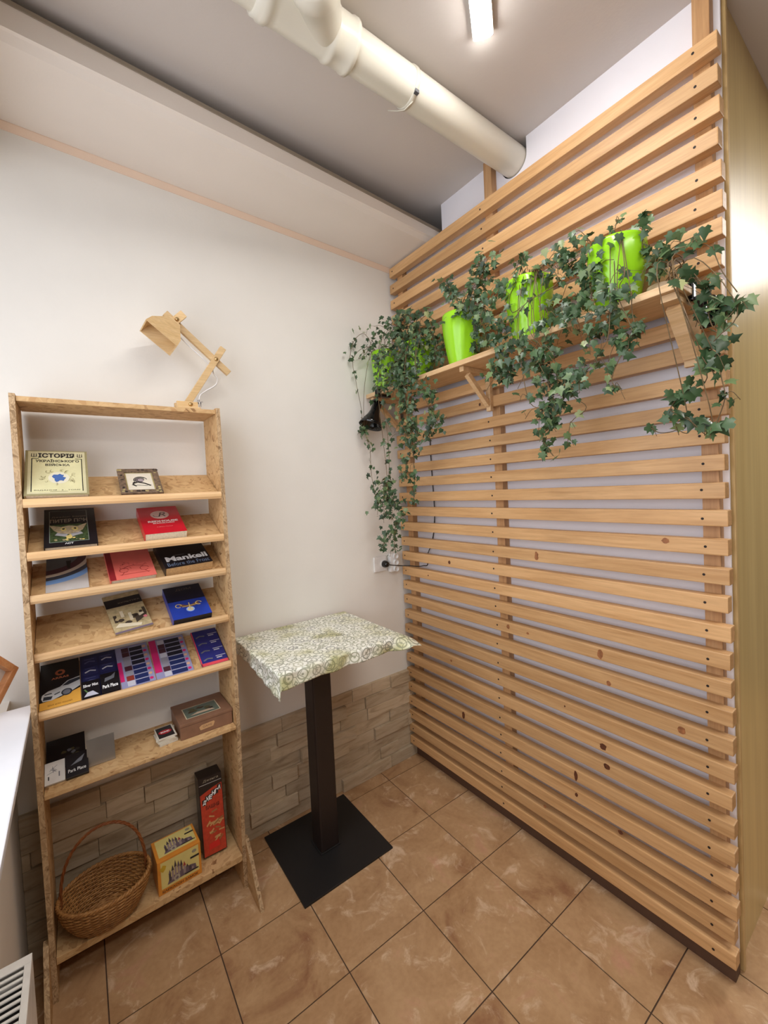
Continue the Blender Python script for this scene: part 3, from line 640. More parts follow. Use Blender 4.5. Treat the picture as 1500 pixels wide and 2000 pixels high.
# ------------------------------------------------------------------ black clamp spotlights
def spot(neck, mouth, clamp, label, r=0.055, end=False):
    t = thing('clamp_spotlight', clamp, label, 'spotlight', 'clamp lights on the plant shelf')
    n_, m_2 = Vector(neck), Vector(mouth); d = (m_2-n_); L_ = d.length; q = d.normalized().to_track_quat('Z', 'Y').to_matrix().to_4x4(); mt = Matrix.Translation(n_) @ q
    mb = MB(); mb.lathe([(0.0, 0), (0.019, 0.0), (0.023, 0.006), (0.025, L_*0.42), (0.033, L_*0.58), (r*0.86, L_*0.85), (r, L_), (r-0.002, L_), (r*0.82, L_*0.85), (0.026, L_*0.6), (0.0, L_*0.55)], 'gloss_black', 36, 0.5, mt); P(mb, 'lamp_shade', t)
    c = Vector(clamp); mb = MB()
    if end:
        for z0, z1 in ((0.0005, 0.010), (-0.032, -0.0205)): mb.box(c.x-0.010, c.x+0.010, c.y-0.012, c.y+0.030, c.z+z0, c.z+z1, 'gloss_black', 0.003)
        mb.box(c.x-0.010, c.x+0.010, c.y-0.014, c.y-0.002, c.z-0.032, c.z+0.010, 'gloss_black', 0.003)
    else: mb.box(c.x-0.03, c.x+0.045, c.y-0.014, c.y+0.014, c.z+0.0005, c.z+0.012, 'gloss_black', 0.003); mb.box(c.x-0.03, c.x+0.045, c.y-0.014, c.y+0.014, c.z-0.034, c.z-0.0205, 'gloss_black', 0.003); mb.box(c.x-0.035, c.x-0.019, c.y-0.014, c.y+0.014, c.z-0.034, c.z+0.012, 'gloss_black', 0.003)
    P(mb, 'clamp', t)
    if end: arm = [c+Vector((0, -0.010, -0.03)), n_+Vector((0.006, -0.004, 0.012)), n_+(m_2-n_)*0.2]
    else: arm = [c+Vector((-0.028, 0, -0.03)), c+Vector((-0.034, 0, -0.045)), c*0.5+n_*0.5+Vector((-0.05, 0, -0.03)), n_+Vector((0.012, 0, 0.0)), n_+(m_2-n_)*0.2+Vector((0.018, 0, 0))]
    mb = MB(); mb.tube(smooth(arm, 4), 0.005, 'black', 10); P(mb, 'swivel_arm', t)
spot((-0.170, -0.085, 1.937), (-0.222, -0.085, 1.812), (-0.17, -0.125, 1.985), 'black clamp spotlight pointing down beside the corner under the leftmost green pot', 0.061)
spot((-0.096, -1.440, 1.950), (-0.088, -1.446, 1.878), (-0.10, -1.404, 1.985), 'black clamp spotlight half hidden in ivy at the right end of the pine shelf', 0.022, True)

# ------------------------------------------------------------------ ivy pots
def ivy_leaf(mb, pos, nrm, upv, size, rnd):
    n = Vector(nrm).normalized(); u = Vector(upv); u = (u-n*u.dot(n)); u = u.normalized() if u.length > 1e-4 else n.orthogonal().normalized(); s = u.cross(n)
    out = [(0, -0.38), (0.20, -0.52), (0.46, -0.36), (0.38, -0.12), (0.62, 0.08), (0.30, 0.16), (0.16, 0.40), (0, 0.78), (-0.16, 0.40), (-0.30, 0.16), (-0.62, 0.08), (-0.38, -0.12), (-0.46, -0.36), (-0.20, -0.52)]
    vs = [Vector(pos)+n*size*0.03]; 
    for x, y in out: vs.append(Vector(pos)+s*x*size+u*y*size - n*size*(0.16*abs(x)+0.12*max(0, y)**2))
    k = len(out); mb.add(vs, [(0, 1+i, 1+(i+1) % k) for i in range(k)], 'leaf', rnd, True)
PLANT = {
 1: ((-0.118, -0.100), 0.075, 0.20, 'bright green pot of ivy nearest the white wall, long stems trailing down the corner'),
 2: ((-0.098, -0.330), 0.075, 0.18, 'green pot almost buried in dense bushy ivy, second from the white wall'),
 3: ((-0.098, -0.600), 0.080, 0.215, 'bright green pot standing above the middle shelf bracket, ivy on its right side'),
 4: ((-0.100, -0.925), 0.082, 0.215, 'bright green pot with bare glossy front and ivy trailing lowest at mid shelf'),
 5: ((-0.100, -1.225), 0.080, 0.200, 'rightmost bright green pot, crossed by ivy stems and hanging leaves'),
 6: ((-0.058, -1.325), 0.036, 0.05, 'small beige pot of large-leaved ivy at the right end of the pine shelf'),
}
STRANDS = [
 (1, 10, 0.035, [(-0.16, -0.078, 2.184), (-0.2, -0.04, 2.287), (-0.271, -0.04, 2.234), (-0.297, -0.04, 2.149)]),
 (1, 9, 0.03, [(-0.245, -0.04, 2.156), (-0.22, -0.073, 2.176), (-0.22, -0.121, 2.213), (-0.22, -0.167, 2.248)]),
 (1, 3, 0.012, [(-0.276, -0.04, 2.152), (-0.267, -0.04, 2.039), (-0.242, -0.04, 1.9), (-0.241, -0.04, 1.81)]),
 (1, 30, 0.05, [(-0.22, -0.228, 2.228), (-0.22, -0.17, 2.124), (-0.22, -0.189, 1.997), (-0.22, -0.172, 1.94)]),
 (1, 34, 0.03, [(-0.24, -0.056, 1.795), (-0.24, -0.095, 1.713), (-0.24, -0.1, 1.56), (-0.24, -0.141, 1.42)]),
 (1, 16, 0.025, [(-0.22, -0.186, 1.949), (-0.22, -0.219, 1.748), (-0.22, -0.218, 1.578), (-0.22, -0.178, 1.481)]),
 (1, 60, 0.05, [(-0.23, -0.216, 1.529), (-0.23, -0.19, 1.469), (-0.23, -0.278, 1.419), (-0.23, -0.156, 1.407)]),
 (1, 26, 0.035, [(-0.22, -0.313, 1.383), (-0.22, -0.259, 1.322), (-0.22, -0.186, 1.256), (-0.22, -0.14, 1.215)]),
 (1, 14, 0.025, [(-0.22, -0.259, 1.334), (-0.22, -0.234, 1.259), (-0.22, -0.238, 1.198)]),
 (2, 130, 0.075, [(-0.14, -0.166, 2.263), (-0.14, -0.284, 2.248), (-0.14, -0.386, 2.146), (-0.14, -0.274, 2.108)]),
 (2, 110, 0.07, [(-0.2, -0.347, 2.102), (-0.2, -0.268, 2.053), (-0.2, -0.301, 1.986), (-0.2, -0.41, 1.994)]),
 (2, 50, 0.05, [(-0.12, -0.334, 2.236), (-0.12, -0.451, 2.174), (-0.12, -0.461, 2.082), (-0.12, -0.425, 2.024)]),
 (2, 16, 0.03, [(-0.18, -0.253, 2.203), (-0.18, -0.297, 2.272), (-0.18, -0.371, 2.276)]),
 (2, 10, 0.03, [(-0.16, -0.411, 2.18), (-0.16, -0.421, 2.233), (-0.16, -0.488, 2.242)]),
 (2, 60, 0.05, [(-0.22, -0.362, 1.981), (-0.22, -0.372, 1.865), (-0.22, -0.383, 1.773), (-0.22, -0.343, 1.709)]),
 (2, 36, 0.04, [(-0.22, -0.448, 1.961), (-0.22, -0.517, 1.881), (-0.22, -0.533, 1.793), (-0.22, -0.54, 1.749)]),
 (2, 26, 0.03, [(-0.22, -0.383, 1.773), (-0.22, -0.432, 1.721), (-0.22, -0.355, 1.616), (-0.22, -0.33, 1.524)]),
 (2, 14, 0.025, [(-0.2, -0.373, 1.706), (-0.2, -0.377, 1.614), (-0.2, -0.376, 1.499), (-0.2, -0.357, 1.418)]),
 (2, 12, 0.03, [(-0.2, -0.498, 1.822), (-0.2, -0.543, 1.739), (-0.2, -0.459, 1.718)]),
 (3, 40, 0.045, [(-0.14, -0.652, 2.187), (-0.14, -0.614, 2.263), (-0.14, -0.574, 2.321)]),
 (3, 60, 0.05, [(-0.15, -0.688, 2.192), (-0.15, -0.731, 2.254), (-0.15, -0.77, 2.295), (-0.15, -0.759, 2.323)]),
 (3, 60, 0.05, [(-0.17, -0.72, 2.196), (-0.17, -0.78, 2.154), (-0.17, -0.788, 2.076), (-0.17, -0.781, 2.021)]),
 (3, 12, 0.025, [(-0.18, -0.738, 2.129), (-0.18, -0.741, 2.051), (-0.18, -0.749, 2.0)]),
 (3, 18, 0.03, [(-0.14, -0.718, 2.183), (-0.14, -0.806, 2.198), (-0.14, -0.852, 2.198)]),
 (4, 26, 0.035, [(-0.12, -0.913, 2.187), (-0.12, -0.883, 2.236), (-0.12, -0.895, 2.267), (-0.12, -0.928, 2.296)]),
 (4, 9, 0.035, [(-0.18, -0.935, 2.181), (-0.18, -0.901, 2.142), (-0.18, -0.91, 2.086), (-0.18, -0.947, 2.09)]),
 (4, 22, 0.03, [(-0.16, -0.98, 2.167), (-0.16, -1.02, 2.2), (-0.16, -1.065, 2.196), (-0.16, -1.073, 2.153)]),
 (4, 8, 0.02, [(-0.22, -1.107, 2.099), (-0.22, -0.998, 2.079), (-0.22, -0.927, 2.037), (-0.22, -0.852, 2.072)]),
 (4, 9, 0.03, [(-0.2, -1.039, 2.019), (-0.2, -1.049, 2.048), (-0.2, -1.064, 1.978), (-0.2, -1.018, 1.977)]),
 (4, 70, 0.05, [(-0.2, -0.879, 2.04), (-0.2, -0.865, 1.973), (-0.2, -0.884, 1.896), (-0.2, -0.893, 1.867)]),
 (4, 60, 0.045, [(-0.22, -0.955, 1.977), (-0.22, -0.991, 1.916), (-0.22, -1.045, 1.852), (-0.22, -1.07, 1.814)]),
 (4, 50, 0.045, [(-0.22, -1.047, 1.916), (-0.22, -1.08, 1.843), (-0.22, -1.113, 1.804), (-0.22, -1.176, 1.796)]),
 (4, 26, 0.035, [(-0.21, -1.064, 1.816), (-0.21, -1.105, 1.76), (-0.21, -1.078, 1.717), (-0.21, -1.05, 1.674)]),
 (4, 22, 0.035, [(-0.22, -0.986, 1.775), (-0.22, -1.04, 1.723), (-0.22, -1.075, 1.693), (-0.22, -1.037, 1.642)]),
 (4, 14, 0.03, [(-0.21, -1.078, 1.717), (-0.21, -1.031, 1.643), (-0.21, -1.047, 1.6), (-0.21, -1.064, 1.574)]),
 (4, 6, 0.015, [(-0.2, -1.117, 1.774), (-0.2, -1.171, 1.709), (-0.2, -1.122, 1.671), (-0.2, -1.108, 1.602)]),
 (5, 60, 0.05, [(-0.14, -1.205, 2.063), (-0.14, -1.144, 2.119), (-0.14, -1.105, 2.168), (-0.14, -1.08, 2.211)]),
 (5, 60, 0.06, [(-0.18, -1.208, 2.023), (-0.18, -1.146, 2.016), (-0.18, -1.113, 1.997), (-0.18, -1.081, 2.041)]),
 (5, 50, 0.055, [(-0.19, -1.256, 2.002), (-0.19, -1.24, 1.951), (-0.19, -1.217, 1.915), (-0.19, -1.181, 1.942)]),
 (5, 12, 0.025, [(-0.12, -1.213, 2.14), (-0.12, -1.169, 2.207), (-0.12, -1.123, 2.276), (-0.12, -1.102, 2.255)]),
 (5, 12, 0.025, [(-0.12, -1.242, 2.142), (-0.12, -1.229, 2.207), (-0.12, -1.238, 2.247)]),
 (5, 12, 0.025, [(-0.12, -1.296, 2.116), (-0.12, -1.305, 2.183), (-0.12, -1.299, 2.214)]),
 (5, 24, 0.035, [(-0.2, -1.301, 2.01), (-0.2, -1.305, 1.94), (-0.2, -1.31, 1.883), (-0.2, -1.277, 1.866)]),
 (5, 26, 0.04, [(-0.22, -1.253, 1.912), (-0.22, -1.223, 1.85), (-0.22, -1.192, 1.815), (-0.22, -1.161, 1.807)]),
 (5, 8, 0.02, [(-0.21, -1.308, 1.882), (-0.21, -1.273, 1.823), (-0.21, -1.251, 1.772), (-0.21, -1.264, 1.741)]),
 (5, 5, 0.03, [(-0.2, -1.289, 2.056), (-0.2, -1.274, 2.02), (-0.2, -1.293, 1.971)]),
 (5, 30, 0.05, [(-0.16, -1.169, 2.073), (-0.16, -1.193, 2.093), (-0.16, -1.168, 2.028), (-0.16, -1.121, 2.077)]),
 (6, 26, 0.04, [(-0.1, -1.339, 2.047), (-0.1, -1.353, 2.096), (-0.1, -1.377, 2.112), (-0.1, -1.412, 2.115)]),
 (6, 14, 0.03, [(-0.12, -1.34, 2.048), (-0.12, -1.335, 2.085), (-0.12, -1.348, 2.106)]),
 (6, 5, 0.015, [(-0.1, -1.365, 2.104), (-0.1, -1.445, 2.082), (-0.1, -1.476, 2.001), (-0.1, -1.505, 1.938)]),
 (6, 34, 0.035, [(-0.1, -1.411, 2.029), (-0.1, -1.432, 1.981), (-0.1, -1.458, 1.918), (-0.1, -1.494, 1.899)]),
 (6, 24, 0.03, [(-0.12, -1.443, 1.971), (-0.12, -1.453, 1.89), (-0.12, -1.468, 1.86), (-0.12, -1.509, 1.895)]),
 (6, 18, 0.03, [(-0.14, -1.514, 1.889), (-0.14, -1.473, 1.829), (-0.14, -1.441, 1.8), (-0.14, -1.466, 1.743)]),
 (6, 18, 0.03, [(-0.14, -1.467, 1.793), (-0.14, -1.481, 1.726), (-0.14, -1.486, 1.675), (-0.14, -1.464, 1.609)]),
 (6, 24, 0.03, [(-0.13, -1.461, 1.606), (-0.13, -1.407, 1.638), (-0.13, -1.366, 1.672), (-0.13, -1.391, 1.708)]),
 (6, 12, 0.02, [(-0.12, -1.445, 1.763), (-0.12, -1.416, 1.717), (-0.12, -1.387, 1.683)]),
 (6, 5, 0.012, [(-0.12, -1.403, 1.639), (-0.12, -1.374, 1.616), (-0.12, -1.336, 1.614), (-0.12, -1.311, 1.632)]),
]

def potted(pid):
    (px, py), rad, hgt, label = PLANT[pid]; z0 = 1.9855
    t = thing('potted_ivy', (px, py, z0), label, 'potted plant', 'ivy pots on the pine shelf')
    mt = Matrix.Translation((px, py, z0)); mat = 'lime' if pid < 6 else 'beige'
    mb = MB(); b = rad*0.66
    mb.lathe([(0, 0.0), (b*0.97, 0.0), (b, 0.003), (rad*0.82, hgt*0.3), (rad*0.95, hgt*0.62), (rad, hgt*0.85), (rad*0.985, hgt*0.97), (rad*0.97, hgt), (rad*0.93, hgt*0.99), (rad*0.94, hgt*0.8)], mat, 56, 0.5, mt); P(mb, 'pot', t)
    mb = MB(); mb.lathe([(0, hgt*0.86), (rad*0.5, hgt*0.865), (rad*0.93, hgt*0.85)], 'soil', 32, 0.5, mt); P(mb, 'soil', t)
    st, lf = MB(), MB(); rg = random.Random(100+pid)
    top = Vector((px, py, z0+hgt*0.88))
    for (p_, n, sp_, pts) in STRANDS:
        if p_ != pid: continue
        n = int(n*{1: 1.9, 2: 2.3, 3: 1.45, 4: 1.4, 5: 1.35, 6: 0.95}[pid]); sp_ *= 0.9 if pid > 2 else 1.0
        pts = [Vector(p) for p in pts]; d0 = (pts[0]-top)
        lift = top+Vector((d0.x*0.55, d0.y*0.5, max(0.03, min(0.07, d0.z+0.06))))
        # main stem: out of the pot over the rim to the first point, then along the path
        reach = [top+Vector((rg.uniform(-.02, .02), rg.uniform(-.02, .02), -0.01)), lift]
        if d0.length > 0.28 and pts[0].z < z0: reach.append(Vector((min(-0.215, pts[0].x), (pts[0].y*0.6+py*0.4), z0+0.02)))
        if d0.length < 0.75:
            st.tube(smooth(reach+pts, 5), 0.0013, 'stem', 5)
        else: st.tube(smooth(pts, 6), 0.0012, 'stem', 5)
        cv = smooth(pts, 8); k2 = max(2, n//7)
        paths = [cv]
        for q in range(k2):
            i0 = rg.randrange(len(cv)); a = cv[i0]; dirv = Vector((rg.uniform(-.6, .3), rg.uniform(-1, 1), rg.uniform(-1, .7)))*sp_*1.5
            br = smooth([a, a+dirv*0.5+Vector((-0.008, 0, 0.01)), a+dirv+Vector((0, 0, -0.012))], 4)
            if all(v.y < -0.012 for v in br) and all(v.x < (-0.008 if v.y > -1.45 else 0.3) for v in br): st.tube(br, 0.0009, 'stem', 4); paths.append(br)
        for q in range(n):
            c = rg.choice(cv if rg.random() < 0.6 else rg.choice(paths))
            gs = lambda k_: max(-1.7*k_, min(1.7*k_, rg.gauss(0, k_)))
            off = Vector((gs(sp_*0.38), gs(sp_*0.55), gs(sp_*0.55)))
            p = c+off; size = (rg.uniform(0.014, 0.026) if pid < 3 else rg.uniform(0.015, 0.030))*(1.25 if pid == 6 else 1.0)
            p.x = min(p.x, -0.022 if p.y > -1.46 else 0.05); p.y = min(p.y, -0.024)
            if 1.955 < p.z < 2.005 and p.x > -0.215 and p.y > -1.43: p.x = -0.218-rg.random()*0.01
            # keep leaves out of the pots
            for (cc, rr_, hh_, _l) in PLANT.values():
                dd = Vector((p.x-cc[0], p.y-cc[1], 0))
                if dd.length < rr_+0.006 and z0 < p.z < z0+hh_:
                    dd = Vector((-1, dd.y*8, 0)).normalized() if dd.x > -0.2*rr_ else dd.normalized(); p.x, p.y = cc[0]+dd.x*(rr_+0.012), cc[1]+dd.y*(rr_+0.012)
            nr = Vector((-0.75+rg.gauss(0, .45), -0.35+rg.gauss(0, .5), 0.25+rg.gauss(0, .5))); upv = Vector((rg.gauss(0, .5), rg.gauss(0, .7), -1+rg.gauss(0, .6)))
            ivy_leaf(lf, p, nr, upv, size, min(1, max(0, rg.betavariate(2, 3))))
            if rg.random() < 0.35 and off.length < 0.05: st.tube([c, (c+p)/2+Vector((0, 0, 0.004)), p], 0.0006, 'stem', 3, cap=False)
    P(st, 'stems', t); P(lf, 'foliage', t)
for pid in PLANT: potted(pid)
# ------------------------------------------------------------------ wooden desk lamp on the bookcase
dl = thing('desk_lamp', (-1.083, -0.12, 1.8135), 'jointed pale wooden desk lamp with boxy shade standing on top of bookcase', 'desk lamp')
YL = -0.12
mb = MB(); mb.box(-1.122, -1.042, YL-0.045, YL+0.045, 1.8135, 1.8265, 'lampwood', 0.002); mb.box(-1.118, -1.046, YL-0.028, YL-0.012, 1.8265, 1.848, 'lampwood', 0.002); mb.box(-1.118, -1.046, YL+0.012, YL+0.028, 1.8265, 1.848, 'lampwood', 0.002); P(mb, 'lamp_base', dl)
def stick(mb, a, b, y, wd=0.024, th=0.015):
    a, b = Vector((a[0], y, a[1])), Vector((b[0], y, b[1])); L_ = (b-a).length; m_ = frame(a, b-a, (0, 1, 0)); mb.box(0, L_, -th/2, th/2, -wd/2, wd/2, 'lampwood', 0.0015, None, m_)
mb = MB(); stick(mb, (-1.082, 1.838), (-0.936, 2.072), YL-0.001); P(mb, 'lower_arm', dl)
mb = MB(); stick(mb, (-0.914, 1.980), (-1.132, 2.172), YL+0.0150); P(mb, 'upper_arm', dl)
mb = MB(); stick(mb, (-1.072, 2.176), (-1.124, 2.122), YL-0.001, 0.028); P(mb, 'head_block', dl)
ax = Vector((-0.60, -0.16, -0.76)).normalized(); wdv = Vector((0.78, 0, -0.62)); sm_ = frame((-1.108, YL-0.001, 2.136), wdv, ax.cross(wdv))
# local: x = width direction, y = depth, z = axis ; frame() gives z = x cross y
zl = Vector((sm_[0][2], sm_[1][2], sm_[2][2])); sg = 1 if zl.dot(ax) > 0 else -1
def shade():
    mb = MB(); rings = [(0.021, 0.021, 0.0), (0.022, 0.021, 0.004), (0.056, 0.036, 0.058), (0.060, 0.046, 0.090)]; th = 0.004
    def ring(wx, wy, z): return [(-wx, -wy, z*sg), (wx, -wy, z*sg), (wx, wy, z*sg), (-wx, wy, z*sg)]
    vs = []; 
    for r_ in rings: vs += ring(*r_)
    inner = [(r_[0]-th, r_[1]-th, r_[2]) for r_ in reversed(rings[1:])]
    for r_ in inner: vs += ring(*r_)
    nr = len(rings)+len(inner); fs = [(0, 1, 2, 3), tuple((nr-1)*4+k for k in (3, 2, 1, 0))]
    for i in range(nr-1):
        for k in range(4): fs.append((i*4+k, i*4+(k+1) % 4, (i+1)*4+(k+1) % 4, (i+1)*4+k))
    mb.add(vs, fs, 'lampwood', 0.3, False, sm_); return mb
P(shade(), 'lamp_shade', dl)
for (x, z) in ((-0.966, 2.024), (-1.097, 2.149), (-1.072, 1.838)):
    mb = MB(); m_ = frame((x, YL-0.0095 if z > 1.9 else YL-0.0285, z), (1, 0, 0), (0, 0, 1)); mb.lathe([(0, 0.005), (0.006, 0.004), (0.0075, 0.0), (0.0075, -0.004)], 'brass', 16, 0.5, m_); P(mb, 'joint_bolt', dl)
mb = MB(); mb.tube(smooth([(-1.093, YL-0.012, 2.088), (-1.058, YL-0.014, 2.053), (-1.02, YL-0.014, 2.021), (-0.985, YL+0.0, 1.995), (-0.969, YL+0.028, 1.978), (-0.958, YL+0.02, 1.955), (-0.972, YL, 1.925), (-1.013, YL, 1.896), (-1.035, YL-0.01, 1.872), (-1.036, YL-0.01, 1.83), (-1.0325, YL+0.02, 1.819), (-1.02, YL+0.06, 1.8165)], 7), 0.0028, 'cable_white', 8); P(mb, 'cord', dl)
mb = MB(); rz_ = random.Random(3)
for k in range(9):
    c = Vector((-1.0352, YL-0.010, 1.848)); d = Vector((rz_.uniform(-1, 1), rz_.uniform(-1, .3), rz_.uniform(-1, 1)))*0.014
    mb.tube([c, c+d*0.6+Vector((0, 0, 0.003)), c+d], 0.0009, 'zip', 5)
mb.lathe([(0.0034, -0.005), (0.0045, -0.003), (0.0045, 0.003), (0.0034, 0.005)], 'zip', 12, 0.5, Matrix.Translation((-1.0352, YL-0.010, 1.848))); P(mb, 'cord_tie', dl)

# ------------------------------------------------------------------ books and leaflets
def book(name, k, x, v, w_, h_, th, lean, rot, label, cat, cover, pages='paper', group='books on the slanted shelves', art=None, lift=0.0005, hard=True, raised=0.0):
    """lies on display shelf k; x,v = lower left corner; lean = angle from horizontal; th = thickness"""
    L_ = SA if lean is None else math.radians(lean)
    o = Vector((x, -0.2, ZL[k]-0.012)) + vdir*(v) + ndir*lift
    up_ = Vector((0, math.cos(L_), math.sin(L_))); xa_ = Vector((1, 0, 0)); n_ = xa_.cross(up_)
    xr = xa_*math.cos(rot)+up_*math.sin(rot); yr = up_*math.cos(rot)-xa_*math.sin(rot)
    m_ = frame(o, xr, yr); t = thing(name, tuple(o), label, cat, group)
    mb = MB(); ct = 0.0015 if hard else 0.0006
    if th > 0.008:
        mb.box(0, w_, 0, h_, 0, ct, cover, 0, 0.5, m_); mb.box(0, w_, 0, h_, th-ct, th, cover, 0, 0.5, m_); mb.box(-0.001, ct, 0, h_, 0, th, cover, 0.0005, 0.5, m_)
        if art: art(mb, w_, h_, th, m_)
        P(mb, 'cover', t)
        mb = MB(); e = 0.003 if hard else 0.0006; mb.box(ct, w_-e, e, h_-e, ct, th-ct, pages, 0, 0.5, m_); P(mb, 'pages', t)
    else:
        mb.box(0, w_, 0, h_, 0, th, cover, 0, 0.5, m_)
        if art: art(mb, w_, h_, th, m_)
        P(mb, 'cover', t)
    return t, m_
E_ = 0.0003
def ring(mb, cx, cy_, r0, r1, lvl, mat, m_, n=28, asp=1.0):
    a = circle(cx, cy_, r1, n, r1*asp); b = circle(cx, cy_, r0, n, r0*asp)
    mb.add([(x, y, lvl) for x, y in a+b], [(i, (i+1) % n, n+(i+1) % n, n+i) for i in range(n)], mat, 0.5, False, m_)
def blob(rg, cx, cy_, rx_, ry_, n=11): return [(cx+rx_*rg.uniform(.6, 1.1)*math.cos(2*math.pi*i/n), cy_+ry_*rg.uniform(.6, 1.1)*math.sin(2*math.pi*i/n)) for i in range(n)]
def stroke(mb, pts, wd, lvl, mat, m_):
    for a, b in zip(pts[:-1], pts[1:]):
        a, b = Vector((a[0], a[1])), Vector((b[0], b[1])); d = (b-a); 
        if d.length < 1e-6: continue
        n_ = Vector((-d.y, d.x)).normalized()*wd/2; mb.flat([tuple(a-n_), tuple(b-n_), tuple(b+n_), tuple(a+n_)], lvl, mat, m_, 0.5)
def arcpts(cx, cy_, r, a0, a1, n=10, asp=1.0): return [(cx+r*math.cos(math.radians(a0+(a1-a0)*i/n)), cy_+r*asp*math.sin(math.radians(a0+(a1-a0)*i/n))) for i in range(n+1)]
C('cream cover', 214, 208, 162); C('cream border', 204, 196, 158); C('ink', 34, 30, 30, 0.5); C('crest blue', 66, 100, 164); C('crest line', 146, 136, 96); C('pale oval', 220, 214, 190)
def art_history(mb, w, h, th, m):
    L = th+E_; mb.quad(0.006, w-0.006, 0.006, h-0.004, L, 'cream border', m); mb.quad(0.012, w-0.012, 0.012, h-0.03, L+E_, 'cream cover', m)
    for u in (0.014, w-0.0165): mb.quad(u, u+0.0025, 0.014, h-0.036, L+2*E_, 'ink', m)
    for u0, u1 in ((0.014, 0.032), (w-0.032, w-0.014)): mb.quad(u0, u1, h-0.0375, h-0.035, L+2*E_, 'ink', m)
    text(mb, 'ІСТОРІЯ', 0.030, w-0.034, h-0.032, h-0.012, L+2*E_, 'ink', m, 0.04)
    text(mb, 'УКРАЇНСЬКОГО', 0.024, w-0.022, h-0.052, h-0.038, L+2*E_, 'ink', m, 0.03); text(mb, 'ВІЙСЬКА', 0.048, w-0.046, h-0.068, h-0.056, L+2*E_, 'ink', m, 0.03)
    for cu in (0.020, w-0.020):                                      # small trident marks in the corners
        for du in (-0.006, 0, 0.006): stroke(mb, [(cu+du, h-0.028), (cu+du*0.9, h-0.014)], 0.0018, L+2*E_, 'ink', m)
        stroke(mb, arcpts(cu, h-0.023, 0.006, 180, 360, 6), 0.0016, L+2*E_, 'ink', m)
    cx, cy_ = w*0.52, h*0.37; mb.flat(circle(cx, cy_, 0.026, 24, 0.024), L+2*E_, 'pale oval', m); rg = random.Random(2)
    mb.flat(blob(rg, cx, cy_, 0.017, 0.019, 18), L+3*E_, 'crest blue', m)
    for k in range(26):
        a = rg.uniform(0, 360); r = rg.uniform(0.028, 0.038); x, y = cx+r*math.cos(math.radians(a))*1.15, cy_+r*math.sin(math.radians(a))*0.85
        stroke(mb, arcpts(x, y, rg.uniform(.003, .006), a, a+200, 5), 0.0009, L+3*E_, 'crest line', m)
    mb.quad(cx-0.022, cx+0.022, 0.014, 0.0148, L+2*E_, 'ink', m); text(mb, 'ВІДАННЯ · 3 · ТОМІ', 0.022, w-0.022, 0.0165, 0.0215, L+2*E_, 'ink', m, 0.0)
C('olive cloth cover', 150, 140, 100)
book('book', 1, -1.553, 0.006, 0.155, 0.188, 0.028, 50, -0.02, 'large cream book with Cyrillic title and blue crest, left end of top slanted shelf', 'book', 'olive cloth cover', art=art_history)

# little picture frame on the top slanted shelf
pf = thing('picture_frame', (-1.25, -0.19, 1.51), 'small dark ornate picture frame with an ink drawing on top slanted shelf', 'picture frame')
La = math.radians(36); m_ = frame(Vector((-1.312, -0.197, 1.5085))+ndir*0.001, (1, 0, 0), (0, math.cos(La), math.sin(La))); W2, H2, F2 = 0.125, 0.150, 0.020
C('antique wood', 112, 92, 74, 0.5, 0.5, 120); C('gilt edge', 178, 162, 110)
mb = MB()
for a in ((0, W2, 0, F2), (0, W2, H2-F2, H2), (0, F2, F2, H2-F2), (W2-F2, W2, F2, H2-F2)): mb.box(*a, 0, 0.012, 'antique wood', 0.003, None, m_)
rg = random.Random(9)
for k in range(46):
    e = rg.randrange(4); u = rg.random()
    p = [(u*W2, F2/2), (u*W2, H2-F2/2), (F2/2, u*H2), (W2-F2/2, u*H2)][e]; mb.flat(blob(rg, p[0], p[1], 0.005, 0.005, 7), 0.0123+rg.random()*0.0002, rg.choice(['antique wood', 'gilt edge', 'ink']), m_)
P(mb, 'frame_border', pf)
mb = MB(); mb.box(F2, W2-F2, F2, H2-F2, 0.001, 0.006, 'pale oval', 0, None, m_)
mb.quad(F2, W2-F2, F2, H2-F2, 0.0063, 'gilt edge', m_); mb.quad(F2+0.004, W2-F2-0.004, F2+0.004, H2-F2-0.004, 0.0066, C('drawing paper', 226, 218, 200), m_)
cx, cy_ = W2/2, H2/2
mb.flat(blob(rg, cx, cy_+0.008, 0.016, 0.018), 0.0069, C('wash grey', 160, 148, 152), m_)
for a in ((0.020, 10, 200), (0.016, 40, 250), (0.011, 0, 300)): stroke(mb, arcpts(cx+0.002, cy_+0.008, *a), 0.003, 0.0072, 'ink', m_)
stroke(mb, [(cx-0.022, cy_-0.012), (cx-0.008, cy_-0.004), (cx+0.012, cy_-0.012), (cx+0.03, cy_-0.027)], 0.006, 0.0072, 'ink', m_); stroke(mb, arcpts(cx-0.008, cy_-0.014, 0.014, 120, 250), 0.004, 0.0072, 'ink', m_)
stroke(mb, [(cx-0.012, cy_-0.022), (cx+0.02, cy_-0.028)], 0.002, 0.0072, 'ink', m_); stroke(mb, [(cx-0.026, cy_-0.018), (cx-0.014, cy_-0.03)], 0.003, 0.0072, 'ink', m_)
P(mb, 'drawing', pf)

